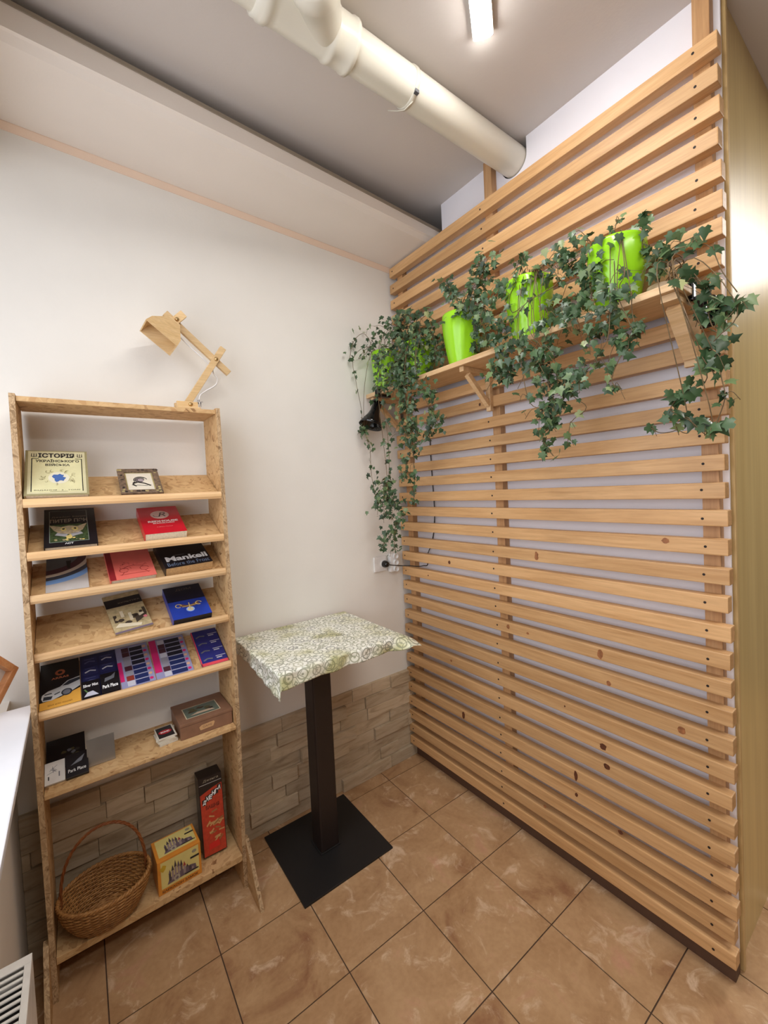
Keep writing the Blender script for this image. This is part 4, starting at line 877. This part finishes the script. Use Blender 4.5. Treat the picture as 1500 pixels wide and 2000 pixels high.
C('near black cover', 26, 24, 28, 0.3); C('title silver', 150, 138, 120); C('forest', 58, 74, 44, 0.4, 0.6, 160); C('parchment', 168, 150, 118, 0.5, 0.25, 120); C('gold', 206, 184, 112); C('silver wing', 160, 158, 160); C('logo white', 206, 206, 204)
def art_black(mb, w, h, th, m):
    L = th+E_; rg = random.Random(4)
    mb.quad(0.012, w-0.022, 0.022, h-0.012, L, C('silver line', 140, 150, 140), m); mb.quad(0.0135, w-0.0235, 0.0235, h-0.014, L+E_, 'forest', m); mb.quad(0.0135, w-0.0235, h-0.090, h-0.014, L+2*E_, 'near black cover', m)
    text(mb, 'Джеймс Барри', 0.018, w-0.026, h-0.054, h-0.044, L+3*E_, 'title silver', m, 0.0); text(mb, 'ПИТЕР ПЭН', 0.014, w-0.022, h-0.080, h-0.060, L+3*E_, 'title silver', m, 0.03)
    cx = w*0.46; mb.flat([(cx-0.050, h-0.092), (cx-0.02, h-0.104), (cx, h-0.098), (cx+0.022, h-0.104), (cx+0.048, h-0.09), (cx+0.036, h-0.125), (cx+0.02, h-0.142), (cx, h-0.146), (cx-0.022, h-0.142), (cx-0.038, h-0.122)], L+3*E_, 'parchment', m)
    for d in (-0.014, 0.016): mb.flat(blob(rg, cx+d, h-0.118, 0.010, 0.012), L+4*E_, 'gold', m); mb.flat(blob(rg, cx+d, h-0.116, 0.004, 0.005), L+5*E_, 'ink', m)
    for s in (-1, 1): mb.flat([(cx+s*0.004, 0.062), (cx+s*0.03, 0.070), (cx+s*0.036, 0.058), (cx+s*0.02, 0.052), (cx+s*0.006, 0.045)], L+3*E_, 'silver wing', m)
    mb.flat(blob(rg, cx, 0.045, 0.010, 0.015), L+4*E_, 'gold', m)
    for k in range(14): mb.flat(blob(rg, rg.uniform(0.025, w-0.035), rg.uniform(0.028, 0.04), 0.005, 0.004, 7), L+3*E_, rg.choice(['gold', 'parchment', 'forest']), m)
    text(mb, 'АСТ', cx-0.012, cx+0.010, 0.009, 0.017, L+2*E_, 'logo white', m, 0.04)
book('book', 2, -1.517, 0.008, 0.134, 0.205, 0.018, 33, 0.0, 'black book with Cyrillic title and winged forest picture, left on second slanted shelf', 'book', 'near black cover', art=art_black)

C('crimson cover', 200, 26, 44, 0.25); C('badge pink', 226, 196, 186); C('title white', 246, 226, 222)
def art_red(mb, w, h, th, m):
    L = th+E_; mb.flat(circle(w*0.5, h*0.68, 0.030, 30, 0.028), L, 'badge pink', m)
    text(mb, 'R', w*0.5-0.006, w*0.5+0.018, h*0.68-0.014, h*0.68+0.015, L+E_, 'ink', m, -0.01, 0.3); stroke(mb, arcpts(w*0.5-0.010, h*0.68-0.004, 0.011, 170, 330, 8), 0.002, L+E_, 'ink', m)
    text(mb, 'REDHOUSE', 0.020, w-0.014, h*0.40, h*0.465, L, 'title white', m, 0.05); text(mb, 'ELSÖZLÜĞÜ', 0.034, w-0.028, h*0.345, h*0.385, L, 'title white', m, 0.04); text(mb, 'İngilizce-Türkçe', 0.042, w-0.038, h*0.215, h*0.235, L, 'badge pink', m, 0.0)
book('book', 2, -1.252, 0.006, 0.130, 0.185, 0.034, 28, 0.02, 'thick bright red dictionary with round pale badge on second slanted shelf', 'book', 'crimson cover', art=art_red, hard=False)

C('grey cover', 196, 190, 186); C('slate', 96, 104, 112); C('maroon', 78, 44, 54); C('cream stripe', 214, 202, 184); C('sky blue', 128, 170, 226); C('steel', 70, 74, 84)
def art_car(mb, w, h, th, m):
    L = th+E_
    def band(r0, r1, mat, lv, cx=-0.01, cy_=None):
        cy2 = h+0.02 if cy_ is None else cy_; n = 14; a = [(cx+r1*math.cos(t), cy2+r1*math.sin(t)) for t in [-math.pi/2+math.pi/2*0.95*i/n for i in range(n+1)]]; b = [(cx+r0*math.cos(t), cy2+r0*math.sin(t)) for t in [-math.pi/2+math.pi/2*0.95*i/n for i in range(n+1)]]
        cl = lambda p: (min(max(p[0], 0.0), w), min(max(p[1], 0.0), h)); a = [cl(p) for p in a]; b = [cl(p) for p in b]
        mb.add([(x, y, lv) for x, y in a+b], [(i, i+1, n+2+i, n+1+i) for i in range(n)], mat, 0.5, False, m)
    band(0, 0.10, 'slate', L); band(0.10, 0.125, 'maroon', L+E_); band(0.125, 0.140, 'cream stripe', L+E_); band(0.140, 0.158, 'steel', L+E_); band(0.158, 0.180, 'sky blue', L+E_)
    mb.flat([(0.055, h*0.62), (0.062, h*0.62), (0.066, h*0.85), (0.052, h*0.85)], L+2*E_, 'ink', m)
book('magazine', 3, -1.522, 0.012, 0.108, 0.200, 0.004, None, 0.0, 'grey and blue magazine with curving vehicle photo at left of third slanted shelf', 'magazine', 'grey cover', art=art_car, group='magazines on the slanted shelves')

C('salmon cover', 226, 110, 98); C('deep red spine', 138, 34, 40); C('red ink', 150, 46, 44)
def art_salmon(mb, w, h, th, m):
    L = th+E_; mb.quad(-0.001, 0.016, 0, h, L, 'deep red spine', m); cx, cy_ = w*0.55, h*0.26; rg = random.Random(8)
    stroke(mb, arcpts(cx, cy_, 0.034, 150, 30, 10, 0.7), 0.002, L, 'red ink', m)
    for s in (-1, 1): stroke(mb, arcpts(cx+s*0.03, cy_, 0.013, 0, 330, 9), 0.0018, L, 'red ink', m); stroke(mb, [(cx+s*0.03, cy_-0.012), (cx+s*0.04, cy_-0.03)], 0.0018, L, 'red ink', m)
    stroke(mb, [(cx-0.045, cy_-0.026), (cx+0.045, cy_-0.024)], 0.0018, L, 'red ink', m)
    for k in range(16): x, y = cx+rg.uniform(-.04, .045), cy_+rg.uniform(0.0, .045); stroke(mb, [(x, y), (x+rg.uniform(-.008, .008), y+rg.uniform(-.006, .01))], 0.0014, L, 'red ink', m)
book('book', 3, -1.357, 0.004, 0.133, 0.195, 0.020, None, 0.03, 'salmon red book with line drawing and dark red spine, middle of third slanted shelf', 'book', 'salmon cover', art=art_salmon)

def art_thr(mb, w, h, th, m):
    L = th+E_; text(mb, 'Mankell', 0.012, w-0.006, 0.040, 0.072, L, C('white ink', 240, 240, 240), m, 0.035); text(mb, 'Before the Frost', 0.010, w-0.008, 0.010, 0.032, L, C('faint blue ink', 96, 110, 134), m, 0.0)
    mb.quad(w*0.26, w*0.5, 0.076, 0.0785, L, C('dim ink', 120, 120, 120), m)
book('book', 3, -1.196, 0.010, 0.158, 0.180, 0.034, None, 0.07, 'thick black paperback with big white title and brown page edges, third slanted shelf', 'book', 'near black cover', 'paperbrown', art=art_thr, hard=False)

C('sepia', 186, 168, 128, 0.5, 0.2, 80); C('sepia dark', 72, 62, 52); C('sepia light', 226, 214, 186); C('violet blur', 120, 104, 120)
def art_sepia(mb, w, h, th, m):
    L = th+E_; rg = random.Random(21); mb.quad(0, w, h*0.66, h*0.88, L, 'near black cover', m); text(mb, 'КУЛЬТУРА', w*0.35, w*0.95, h*0.735, h*0.765, L+E_, 'title silver', m, 0.0)
    for k in range(9): x = 0.010+k*w*0.10; y = h*rg.uniform(.24, .4); mb.quad(x, x+w*0.085, y, y+h*rg.uniform(.1, .22), L+E_, rg.choice(['sepia dark', 'sepia light', 'sepia dark', 'sepia']), m)
    for k in range(9): mb.flat(blob(rg, rg.uniform(.02, w-.02), rg.uniform(h*.14, h*.42), 0.012, 0.010, 7), L+2*E_, rg.choice(['sepia dark', 'sepia light', 'sepia']), m)
    mb.flat([(0.006, 0.03), (w*0.7, 0.012), (w*0.75, 0.024), (0.02, 0.046)], L+3*E_, 'sepia light', m); mb.flat([(w*0.62, 0.03), (w*0.95, 0.054), (w*0.95, 0.07), (w*0.62, 0.05)], L+3*E_, 'sepia dark', m)
    mb.flat(blob(rg, w*0.9, 0.05, 0.007, 0.007), L+4*E_, C('pink dot', 226, 130, 140), m); mb.quad(0, w, 0, 0.008, L+3*E_, 'violet blur', m)
book('magazine', 4, -1.352, 0.018, 0.112, 0.195, 0.005, 30, 0.13, 'tilted sepia brochure with old street photo and black band, fourth slanted shelf', 'magazine', 'sepia', art=art_sepia, group='magazines on the slanted shelves', lift=0.001)

C('royal blue cover', 36, 62, 160, 0.3, 0.2, 14); C('pale blue', 150, 176, 226); C('bronze', 122, 86, 62); C('bright gold', 220, 196, 126)
def art_navy(mb, w, h, th, m):
    L = th+E_; mb.quad(0, w, h*0.52, h, L, C('midnight', 18, 20, 44), m); cx, cy_ = w*0.5, h*0.33
    text(mb, 'ДОМ', w*0.30, w*0.72, h*0.84, h*0.92, L+E_, C('dim gold', 104, 96, 84), m, 0.0, 0.1)
    stroke(mb, [(cx-0.030, cy_+0.012), (cx-0.01, cy_), (cx+0.012, cy_), (cx+0.034, cy_+0.012)], 0.013, L+E_, 'bronze', m)
    for s in (-1, 1): stroke(mb, arcpts(cx+s*0.034, cy_+0.008, 0.010, 0, 300, 8), 0.003, L+2*E_, 'bright gold', m)
    stroke(mb, [(cx-0.024, cy_-0.002), (cx+0.026, cy_+0.002)], 0.002, L+3*E_, 'bright gold', m); stroke(mb, [(cx, cy_-0.02), (cx+0.002, cy_+0.018)], 0.003, L+3*E_, 'bright gold', m)
    mb.flat(circle(cx, cy_-0.020, 0.014, 14), L+2*E_, 'pale blue', m); ring(mb, cx, cy_-0.020, 0.004, 0.009, L+3*E_, 'bright gold', m)
book('book', 4, -1.183, 0.002, 0.128, 0.190, 0.030, None, 0.02, 'thick royal blue book with a gold emblem at right of fourth slanted shelf', 'book', 'royal blue cover', 'near black cover', art=art_navy, hard=False)

C('amber', 222, 164, 70); C('orange logo', 206, 120, 84); C('car white', 196, 198, 200); C('car dark', 52, 56, 64); C('wheel', 110, 112, 120)
def art_suv(mb, w, h, th, m):
    L = th+E_; mb.flat([(0, 0), (w, 0), (w, 0.058), (0.05, 0.036), (0, 0.030)], L, 'amber', m); text(mb, 'ваша нова машина', 0.020, w-0.022, 0.010, 0.016, L+E_, C('amber ink', 150, 100, 40), m, 0.0)
    mb.flat([(0.004, 0.046), (0.006, 0.060), (0.020, 0.072), (0.050, 0.080), (0.070, 0.100), (w, 0.108), (w, 0.066), (0.080, 0.052), (0.030, 0.032), (0.008, 0.034)], L+E_, 'car white', m)
    mb.flat([(0.056, 0.082), (0.073, 0.098), (w, 0.104), (w, 0.092), (0.07, 0.080)], L+2*E_, 'car dark', m)
    mb.flat([(0.008, 0.038), (0.028, 0.036), (0.032, 0.048), (0.010, 0.052)], L+2*E_, 'car dark', m); stroke(mb, [(0.012, 0.060), (0.030, 0.060)], 0.004, L+2*E_, 'car dark', m); stroke(mb, [(0.036, 0.052), (0.050, 0.058)], 0.004, L+2*E_, 'car dark', m)
    mb.flat(circle(0.067, 0.052, 0.014), L+2*E_, 'car dark', m); mb.flat(circle(0.067, 0.052, 0.010), L+3*E_, 'wheel', m)
    ring(mb, w*0.5, h*0.74, 0.006, 0.013, L, 'orange logo', m); text(mb, 'ARRAS', w*0.28, w*0.72, h*0.60, h*0.645, L, 'orange logo', m, 0.02)
G5 = 'magazines on the slanted shelves'
book('magazine', 5, -1.5565, 0.008, 0.102, 0.195, 0.004, None, 0.0, 'black magazine with white car over amber, left end of lowest slanted shelf', 'magazine', 'near black cover', art=art_suv, group=G5)
C('navy page', 28, 32, 74, 0.3); C('grid line', 86, 92, 136); C('soft white', 196, 196, 208)
def art_grid(mb, w, h, th, m):
    L = th+E_; rg = random.Random(31)
    for c in range(2):
        for r in range(4):
            x, y = 0.006+c*(w-0.008)/2, 0.010+r*(h-0.02)/4; mb.quad(x, x+(w-0.02)/2, y, y+h*0.2, L, C('navy cell', 38, 42, 90), m)
            stroke(mb, [(x+0.006, y+0.014), (x+0.02, y+0.022), (x+0.036, y+0.016)], 0.005, L+E_, rg.choice(['soft white', 'grid line']), m); mb.quad(x+0.006, x+0.034, y+0.030, y+0.0325, L+E_, 'grid line', m)
book('magazine', 5, -1.452, 0.010, 0.104, 0.195, 0.003, None, 0.0, 'dark navy catalogue with picture grid behind two black cards, lowest slanted shelf', 'magazine', 'navy page', art=art_grid, group=G5)
def card(x, w_, body, label, seed):
    def art(mb, w, h, th, m):
        L = th+E_; rg = random.Random(seed); text(mb, body, w*0.08, w*0.92, h*(0.62 if seed == 1 else 0.22), h*(0.80 if seed == 1 else 0.40), L, 'white ink', m, 0.03)
        if seed == 1: mb.flat([(w*.1, h*.06), (w*.9, h*.06), (w*.6, h*.34), (w*.3, h*.30)], L, 'soft white', m); stroke(mb, [(w*.15, h*.5), (w*.3, h*.3)], 0.004, L+E_, C('green streak', 90, 120, 70), m)
        else: mb.flat([(w*.2, h*.55), (w*.75, h*.66), (w*.85, h*.95), (w*.6, h*.8), (w*.25, h*.75)], L, 'wheel', m)
    book('card', 5, x, 0.008, w_, 0.070 if seed == 1 else 0.085, 0.003, None, 0.0, label, 'card', 'near black cover', art=art, group='black cards in front of the catalogue', lift=0.006)
card(-1.4515, 0.048, 'Silver Mist', 'small black card with white writing above a pale streak, lowest slanted shelf', 1)
card(-1.4005, 0.050, 'Park Place', 'small black card with grey shape above white writing, beside pink-edged leaflet', 2)
C('magenta', 206, 40, 110); C('lilac', 150, 150, 186); C('dark row', 32, 34, 48); C('blue row', 34, 46, 96); C('brick photo', 140, 56, 46); C('skin tone', 214, 170, 140); C('grey paper', 150, 148, 160)
def art_rows(side):
    def art(mb, w, h, th, m):
        L = th+E_; rg = random.Random(40+side); mb.quad(0, 0.012 if side == 0 else 0.022, h*(0.15), h*(0.62 if side == 0 else 0.99), L, 'magenta', m)
        x0 = 0.018 if side == 0 else 0.026
        for r in range(8):
            y = 0.004+r*(h-0.012)/8; hh = (h-0.018)/8
            mb.quad(x0, x0+0.022, y, y+hh, L, rg.choice(['brick photo', 'grey paper', 'maroon', 'soft white']), m); mb.quad(x0+0.024, w-0.018, y, y+hh*0.84, L, 'blue row' if r < 4 else 'dark row', m)
            mb.quad(x0+0.026, w-0.022, y+hh*0.88, y+hh*0.95, L+E_, 'soft white', m); mb.flat(circle(w-0.011, y+hh/2, 0.006, 10), L+E_, 'skin tone' if r % 2 else 'magenta', m)
    return art
book('leaflet', 5, -1.3455, 0.008, 0.100, 0.198, 0.003, None, 0.02, 'lilac leaflet with rows of tiny photos and thin magenta strip on left', 'leaflet', 'lilac', art=art_rows(0), group='photo-row leaflets on the lowest slanted shelf')
book('leaflet', 5, -1.243, 0.008, 0.118, 0.198, 0.003, None, 0.0, 'lilac leaflet with rows of tiny photos and broad magenta strip on left', 'leaflet', 'lilac', art=art_rows(1), group='photo-row leaflets on the lowest slanted shelf')
def art_nr(mb, w, h, th, m):
    L = th+E_; mb.quad(0, w, 0, 0.014, L, C('coral', 224, 78, 92), m); mb.quad(0, 0.004, 0, h, L, 'coral', m); mb.quad(0.004, w, 0.014, h, L, C('indigo', 44, 48, 124), m)
    for r in range(4):
        y = 0.026+r*0.042; stroke(mb, [(0.012, y), (0.026, y+0.008), (0.044, y+0.004)], 0.006, L+E_, 'wheel', m); mb.quad(0.056, 0.092, y+0.010, y+0.013, L+E_, 'soft white', m); mb.quad(0.058, 0.078, y, y+0.005, L+E_, 'soft white', m)
book('magazine', 5, -1.097, 0.008, 0.094, 0.192, 0.004, None, 0.0, 'indigo catalogue with coral lower edge at right end of lowest slanted shelf', 'magazine', 'indigo' if 'indigo' in M else C('indigo', 44, 48, 124), art=art_nr, group=G5)

# ------------------------------------------------------------------ sixth shelf: game box, coasters, metal plate, flyers
C('brown box', 132, 96, 74, 0.5, 0.1); C('box tan', 196, 156, 112)
wb = thing('game_box', (-1.093, -0.11, Z6), 'brown cardboard-look box with vintage landscape picture on lid, flat shelf', 'box')
mb = MB(); mb.box(-1.183, -1.004, -0.201, -0.03, Z6+0.0005, Z6+0.046, 'brown box', 0.002); m_ = frame((-1.183, -0.2012, Z6+0.0005), (1, 0, 0), (0, 0, 1))
mb.flat([(0.066, 0.014), (0.110, 0.016), (0.116, 0.030), (0.112, 0.034), (0.070, 0.032), (0.062, 0.026)], 0.0004, 'box tan', m_); text(mb, 'GAME', 0.074, 0.106, 0.020, 0.028, 0.0007, 'brown box', m_, 0.0); P(mb, 'box_body', wb)
mb = MB(); mb.box(-1.1845, -1.0025, -0.2025, -0.0285, Z6+0.0465, Z6+0.056, 'brown box', 0.0015); m_ = frame((-1.1845, -0.2025, Z6+0.056), (1, 0, 0), (0, 1, 0))
mb.quad(0.028, 0.148, 0.030, 0.118, 0.0003, C('picture edge', 214, 200, 170), m_); mb.quad(0.031, 0.145, 0.033, 0.115, 0.0006, C('teal grey', 96, 108, 96), m_); rg = random.Random(17)
for k in range(12): mb.flat(blob(rg, 0.05+rg.random()*0.075, 0.065+rg.random()*0.03, 0.012, 0.008, 8), 0.0009+0.0001*k, rg.choice([C('umber', 74, 60, 44), C('olive dark', 88, 84, 56), 'umber']), m_)
mb.flat([(0.045, 0.044), (0.13, 0.040), (0.12, 0.056), (0.07, 0.058)], 0.0022, C('pale road', 190, 168, 144), m_); mb.flat(blob(rg, 0.12, 0.058, 0.008, 0.007), 0.0025, 'ink', m_); P(mb, 'box_lid', wb)

cb = thing('card_pile', (-1.224, -0.14, Z6), 'small pile of cards topped by a black one with red oval, beside brown box', 'cards')
rg = random.Random(6)
for k in range(6):
    a = rg.uniform(-0.15, 0.15); m_ = Matrix.Translation((-1.222, -0.145, Z6+0.0006+k*0.0042)) @ Matrix.Rotation(a if k < 5 else 0.03, 4, 'Z')
    mb = MB(); mb.box(-0.029, 0.029, -0.044, 0.044, 0, 0.0038, C('card stock', 214, 206, 190, 0.5), 0.0004, None, m_)
    if k == 5:
        mb.quad(-0.026, 0.024, -0.038, 0.040, 0.0041, 'near black cover', m_); mb.flat(circle(-0.001, 0.0, 0.021, 22, 0.015), 0.0044, C('badge red', 178, 40, 48), m_); text(mb, 'BOND', -0.015, 0.013, -0.005, 0.005, 0.0047, 'white ink', m_, 0.03)
    P(mb, 'card', cb)
mp_ = thing('metal_plate', (-1.412, -0.155, Z6), 'blank brushed metal plate standing upright on the flat shelf', 'plate')
m_ = frame((-1.450, -0.158, Z6+0.001), (1, 0.0, 0), (0, 0.16, 0.98)); mb = MB(); mb.box(0, 0.076, 0, 0.084, 0, 0.0015, 'metal', 0.0004, None, m_); P(mb, 'plate_face', mp_)
mb = MB(); mb.box(0.0, 0.076, 0.0, 0.0015, -0.028, 0.0, 'metal', 0.0004, None, m_); P(mb, 'plate_foot', mp_)
def flyer(name, x, y, w_, h_, th, lean, label, cover, art, cat='leaflet', zoff=0.001):
    a = math.radians(lean); t = thing(name, (x, y, Z6), label, cat, 'flyers at the left end of the flat shelf'); m_ = frame((x, y, Z6+zoff), (1, 0, 0), (0, math.cos(a), math.sin(a)))
    mb = MB(); mb.box(0, w_, 0, h_, 0, th, cover, 0.0003, None, m_); art(mb, w_, h_, th, m_); P(mb, 'sheets', t)
def af1(mb, w, h, th, m):
    rg = random.Random(5)
    for k in range(7): mb.flat(blob(rg, w*rg.uniform(.4, .8), h*rg.uniform(.3, .6), 0.008, 0.006, 7), th+E_+k*0.0001, rg.choice([C('moss', 84, 78, 50), 'wheel', C('dusk', 58, 54, 52)]), m)
flyer('leaflet', -1.556, -0.105, 0.103, 0.105, 0.004, 34, 'black leaflet with mossy picture lying behind the others, flat shelf', 'near black cover', af1)
def af2(mb, w, h, th, m):
    mb.quad(0.008, 0.011, 0.014, 0.026, th+E_, 'ink', m); mb.quad(0.034, 0.037, 0.018, 0.034, th+E_, 'wheel', m)
    rg = random.Random(2)
    for k in range(6): stroke(mb, [(w*rg.uniform(.1, .4), h*rg.uniform(.45, .8)), (w*rg.uniform(.4, .7), h*rg.uniform(.45, .8))], 0.0012, th+E_, 'wheel', m)
flyer('leaflet', -1.557, -0.186, 0.050, 0.072, 0.007, 30, 'white leaflet with faint grey print at left end of the flat shelf', C('leaflet white', 214, 210, 206), af2)
def af3(mb, w, h, th, m):
    text(mb, 'Park Place', w*0.1, w*0.88, h*0.20, h*0.34, th+E_, 'white ink', m, 0.0); mb.flat([(w*.2, h*.48), (w*.7, h*.58), (w*.85, h*.85), (w*.55, h*.7)], th+E_, 'wheel', m)
flyer('leaflet', -1.505, -0.190, 0.058, 0.078, 0.010, 30, 'small stack of black cards with grey shape and white writing, flat shelf', 'near black cover', af3)

# ------------------------------------------------------------------ bottom shelf: basket and game boxes
bk = thing('wicker_basket', (-1.42, -0.150, Z7), 'oval wicker basket with hooped handle on the bottom shelf', 'basket')
BX, BY, BZ = -1.424, -0.158, Z7+0.001; RA, RB, BH = 0.126, 0.100, 0.105
def bas(t, a, extra=0.0):      # t 0 bottom..1 rim
    s = 0.66+0.34*math.sin(t*math.pi/2)+extra; return Vector((BX+RA*s*math.cos(a), BY+RB*s*math.sin(a), BZ+0.004+BH*t))
mb = MB(); nst = 34
rows = 19
for r in range(rows):
    t = r/(rows-1)*0.93+0.02; pts = []
    for k in range(nst*4):
        a = 2*math.pi*k/(nst*4); wv = 0.022*math.cos(nst/2*a+math.pi*r); pts.append(bas(t, a, wv))
    mb.tube(pts, 0.0031, 'wicker', 6, None, False, closed=True)
P(mb, 'woven_side', bk)
mb = MB()
for k in range(nst): a = 2*math.pi*k/nst; mb.tube([bas(t, a, 0.0) for t in (0.0, 0.25, 0.5, 0.75, 1.0)], 0.0022, 'wicker', 6)
P(mb, 'stakes', bk)
mb = MB()
mb.add([bas(0, 2*math.pi*k/40)-Vector((0, 0, 0.002)) for k in range(40)]+[bas(0, 2*math.pi*k/40)+Vector((0, 0, 0.001)) for k in range(40)], [tuple(range(39, -1, -1)), tuple(range(40, 80))], 'wicker', 0.4)
for k in range(12):
    f = 0.08+0.9*k/12; mb.tube([Vector((BX, BY, BZ+0.006))+(bas(0, 2*math.pi*q/48)-Vector((BX, BY, BZ+0.004)))*f+Vector((0, 0, 0.0016*math.cos(12*2*math.pi*q/48+k*math.pi))) for q in range(48)], 0.0028, 'wicker', 5, None, False, closed=True)
P(mb, 'woven_base', bk)
mb = MB()
for ph in (0, math.pi): mb.tube([bas(1.0, 2*math.pi*k/120, 0.022*math.cos(30*2*math.pi*k/120+ph))+Vector((0, 0, 0.0035*math.sin(30*2*math.pi*k/120+ph))) for k in range(120)], 0.0042, 'wicker', 7, None, False, closed=True)
P(mb, 'rim', bk)
mb = MB()
for ph in (0, 2.1, 4.2):
    pts = []
    for k in range(81):
        t = k/80; a = math.pi*(1-t); c = Vector((BX+0.118*math.cos(a), BY+0.02, BZ+0.075+0.215*math.sin(a)**0.75 if 0 < t < 1 else BZ+0.075)); tw = 16*math.pi*t+ph
        pts.append(c+Vector((math.cos(a)*math.cos(tw), math.sin(tw), math.sin(a)*math.cos(tw)))*0.0026)
    mb.tube(pts, 0.0027, 'wickerdark', 6)
P(mb, 'handle', bk)

C('orange box', 214, 138, 50, 0.35); C('yellow field', 214, 198, 124, 0.35); C('castle grey', 104, 88, 96); C('castle red', 160, 66, 58); C('brown ink', 110, 62, 30)
ob = thing('castle_game_box', (-1.21, -0.14, Z7), 'orange and yellow board game box with castle pictures on the bottom shelf', 'box')
OX0, OX1, OY0, OY1, OZ0, OZ1 = -1.2825, -1.142, -0.198, -0.088, Z7+0.001, Z7+0.118
orot = Matrix.Translation((-1.21, -0.14, 0)) @ Matrix.Rotation(math.radians(2), 4, 'Z') @ Matrix.Translation((1.21, 0.14, 0))
mb = MB(); mb.box(OX0, OX1, OY0, OY1, OZ0, OZ1, 'orange box', 0.0015, None, orot)
def castle(mb, w, h, m):
    mb.quad(0.010, w-0.008, h*0.16, h-0.006, 0.0003, 'yellow field', m); rg = random.Random(3)
    mb.flat([(w*0.20, h*0.22), (w*0.88, h*0.26), (w*0.86, h*0.42), (w*0.74, h*0.46), (w*0.5, h*0.44), (w*0.26, h*0.40)], 0.0006, 'castle grey', m)
    for k in range(9):
        x = w*0.24+k*w*0.066; hh = h*(0.34+0.22*math.sin(k*0.6)*rg.uniform(.6, 1.1)); wd = w*rg.uniform(.035, .06); mt = rg.choice(['castle grey', C('castle dark', 70, 60, 66), C('castle pale', 150, 132, 128)])
        mb.quad(x, x+wd, h*0.30, h*0.30+hh*0.62, 0.0008+k*0.00002, mt, m); mb.flat([(x-0.001, h*0.30+hh*0.62), (x+wd+0.001, h*0.30+hh*0.62), (x+wd/2, h*0.30+hh)], 0.0008, rg.choice(['castle dark', 'castle red', 'castle grey']), m)
    ring(mb, w*0.42, h*0.30, 0.005, 0.010, 0.0011, C('arch stone', 170, 160, 140), m); mb.quad(w*0.74, w*0.95, h*0.62, h*0.68, 0.0011, 'ink', m); mb.quad(w*0.6, w*0.92, h*0.24, h*0.28, 0.0011, 'ink', m); mb.flat(circle(w*0.84, h*0.82, 0.008, 14, 0.006), 0.0011, C('disc grey', 150, 142, 120), m)
m_ = orot @ frame((OX0, OY0-0.0003, OZ0), (1, 0, 0), (0, 0, 1)); castle(mb, OX1-OX0, OZ1-OZ0, m_); text(mb, 'КАРКАСОН ЗАМОК', 0.012, 0.128, 0.005, 0.014, 0.0006, 'brown ink', m_, 0.03)
mb.flat(blob(random.Random(1), 0.018, 0.090, 0.012, 0.012), 0.0009, C('mustard', 196, 160, 44), m_); P(mb, 'box_body', ob)
mb = MB(); m_ = orot @ frame((OX0, OY0, OZ1+0.0001), (1, 0, 0), (0, 1, 0)); castle(mb, OX1-OX0, OY1-OY0, m_); P(mb, 'box_top', ob)

C('dark box', 34, 26, 26, 0.3); C('red face', 182, 60, 38, 0.4, 0.16, 90); C('block wood', 196, 150, 96)
rb_ = thing('tower_game_box', (-1.08, -0.11, Z7), 'tall narrow red and black block game box standing on the bottom shelf', 'box')
La = math.radians(84); m_ = frame((-1.122, -0.150, Z7+0.009), (1, -0.03, 0), (0, math.cos(La), math.sin(La))); W3, H3, D3 = 0.084, 0.285, 0.072
mb = MB(); mb.box(0, W3, 0, H3, -D3, 0, 'dark box', 0.0015, None, m_)
mb.flat([(0.003, 0.002), (W3-0.002, 0.002), (W3-0.002, H3-0.038), (W3*0.6, H3-0.044), (0.003, H3-0.06)], 0.0003, 'red face', m_)
mb.quad(0.002, W3-0.002, H3-0.026, H3-0.0245, 0.0003, 'logo white', m_); text(mb, 'Дженга', 0.016, W3-0.014, H3-0.018, H3-0.008, 0.0003, C('dim cream', 170, 160, 140), m_, 0.0, 0.2)
rg = random.Random(12)
for i, ch in enumerate('ДЖЕНГА'):
    u = 0.010+i*0.0112; v = H3-0.098+i*0.0065+(0.004 if i % 2 else 0); mb.flat([(u-0.001, v-0.003), (u+0.013, v-0.001), (u+0.013, v+0.021), (u-0.001, v+0.019)], 0.0006+i*0.00002, 'ink', m_); text(mb, ch, u, u+0.0105, v, v+0.017, 0.0010, 'white ink', m_, 0.04, 0.15)
text(mb, 'БАШНЯ', 0.020, W3-0.016, H3-0.118, H3-0.104, 0.0006, C('dark red ink', 96, 30, 24), m_, 0.03)
for k in range(22):
    u, v = rg.uniform(0.02, 0.07), rg.uniform(0.03, 0.15); a = rg.uniform(-.5, .9); L3 = 0.020; du, dv = math.cos(a)*L3, math.sin(a)*L3
    u = min(u, W3-0.004-abs(du)); mb.flat([(u, v), (u+du, v+dv), (u+du-dv*0.2, v+dv+0.005), (u-dv*0.2, v+0.005)], 0.0006+k*0.00002, rg.choice(['block wood', 'block wood', C('block shade', 150, 106, 62)]), m_)
mb.flat([(0.02, 0.02), (0.06, 0.024), (0.058, 0.048), (0.022, 0.042)], 0.0014, C('flash red', 206, 40, 34), m_)
m2 = frame(Vector((m_[0][3], m_[1][3], m_[2][3])), Vector((m_[0][2], m_[1][2], m_[2][2])), Vector((m_[0][1], m_[1][1], m_[2][1])))
for k in range(8): v = 0.14+k*0.012; mm_ = m2; mb.add([(-0.045+0.012*math.sin(k), v, -0.0004), (-0.020, v+0.002, -0.0004), (-0.020, v+0.008, -0.0004), (-0.045, v+0.007, -0.0004)], [(0, 1, 2, 3), (3, 2, 1, 0)], rg.choice(['block wood', 'soft white', 'castle grey']), 0.5, False, mm_)
P(mb, 'box_body', rb_)

for o in bpy.data.objects:
    if '_org' in o: del o['_org']
bpy.context.view_layer.update()
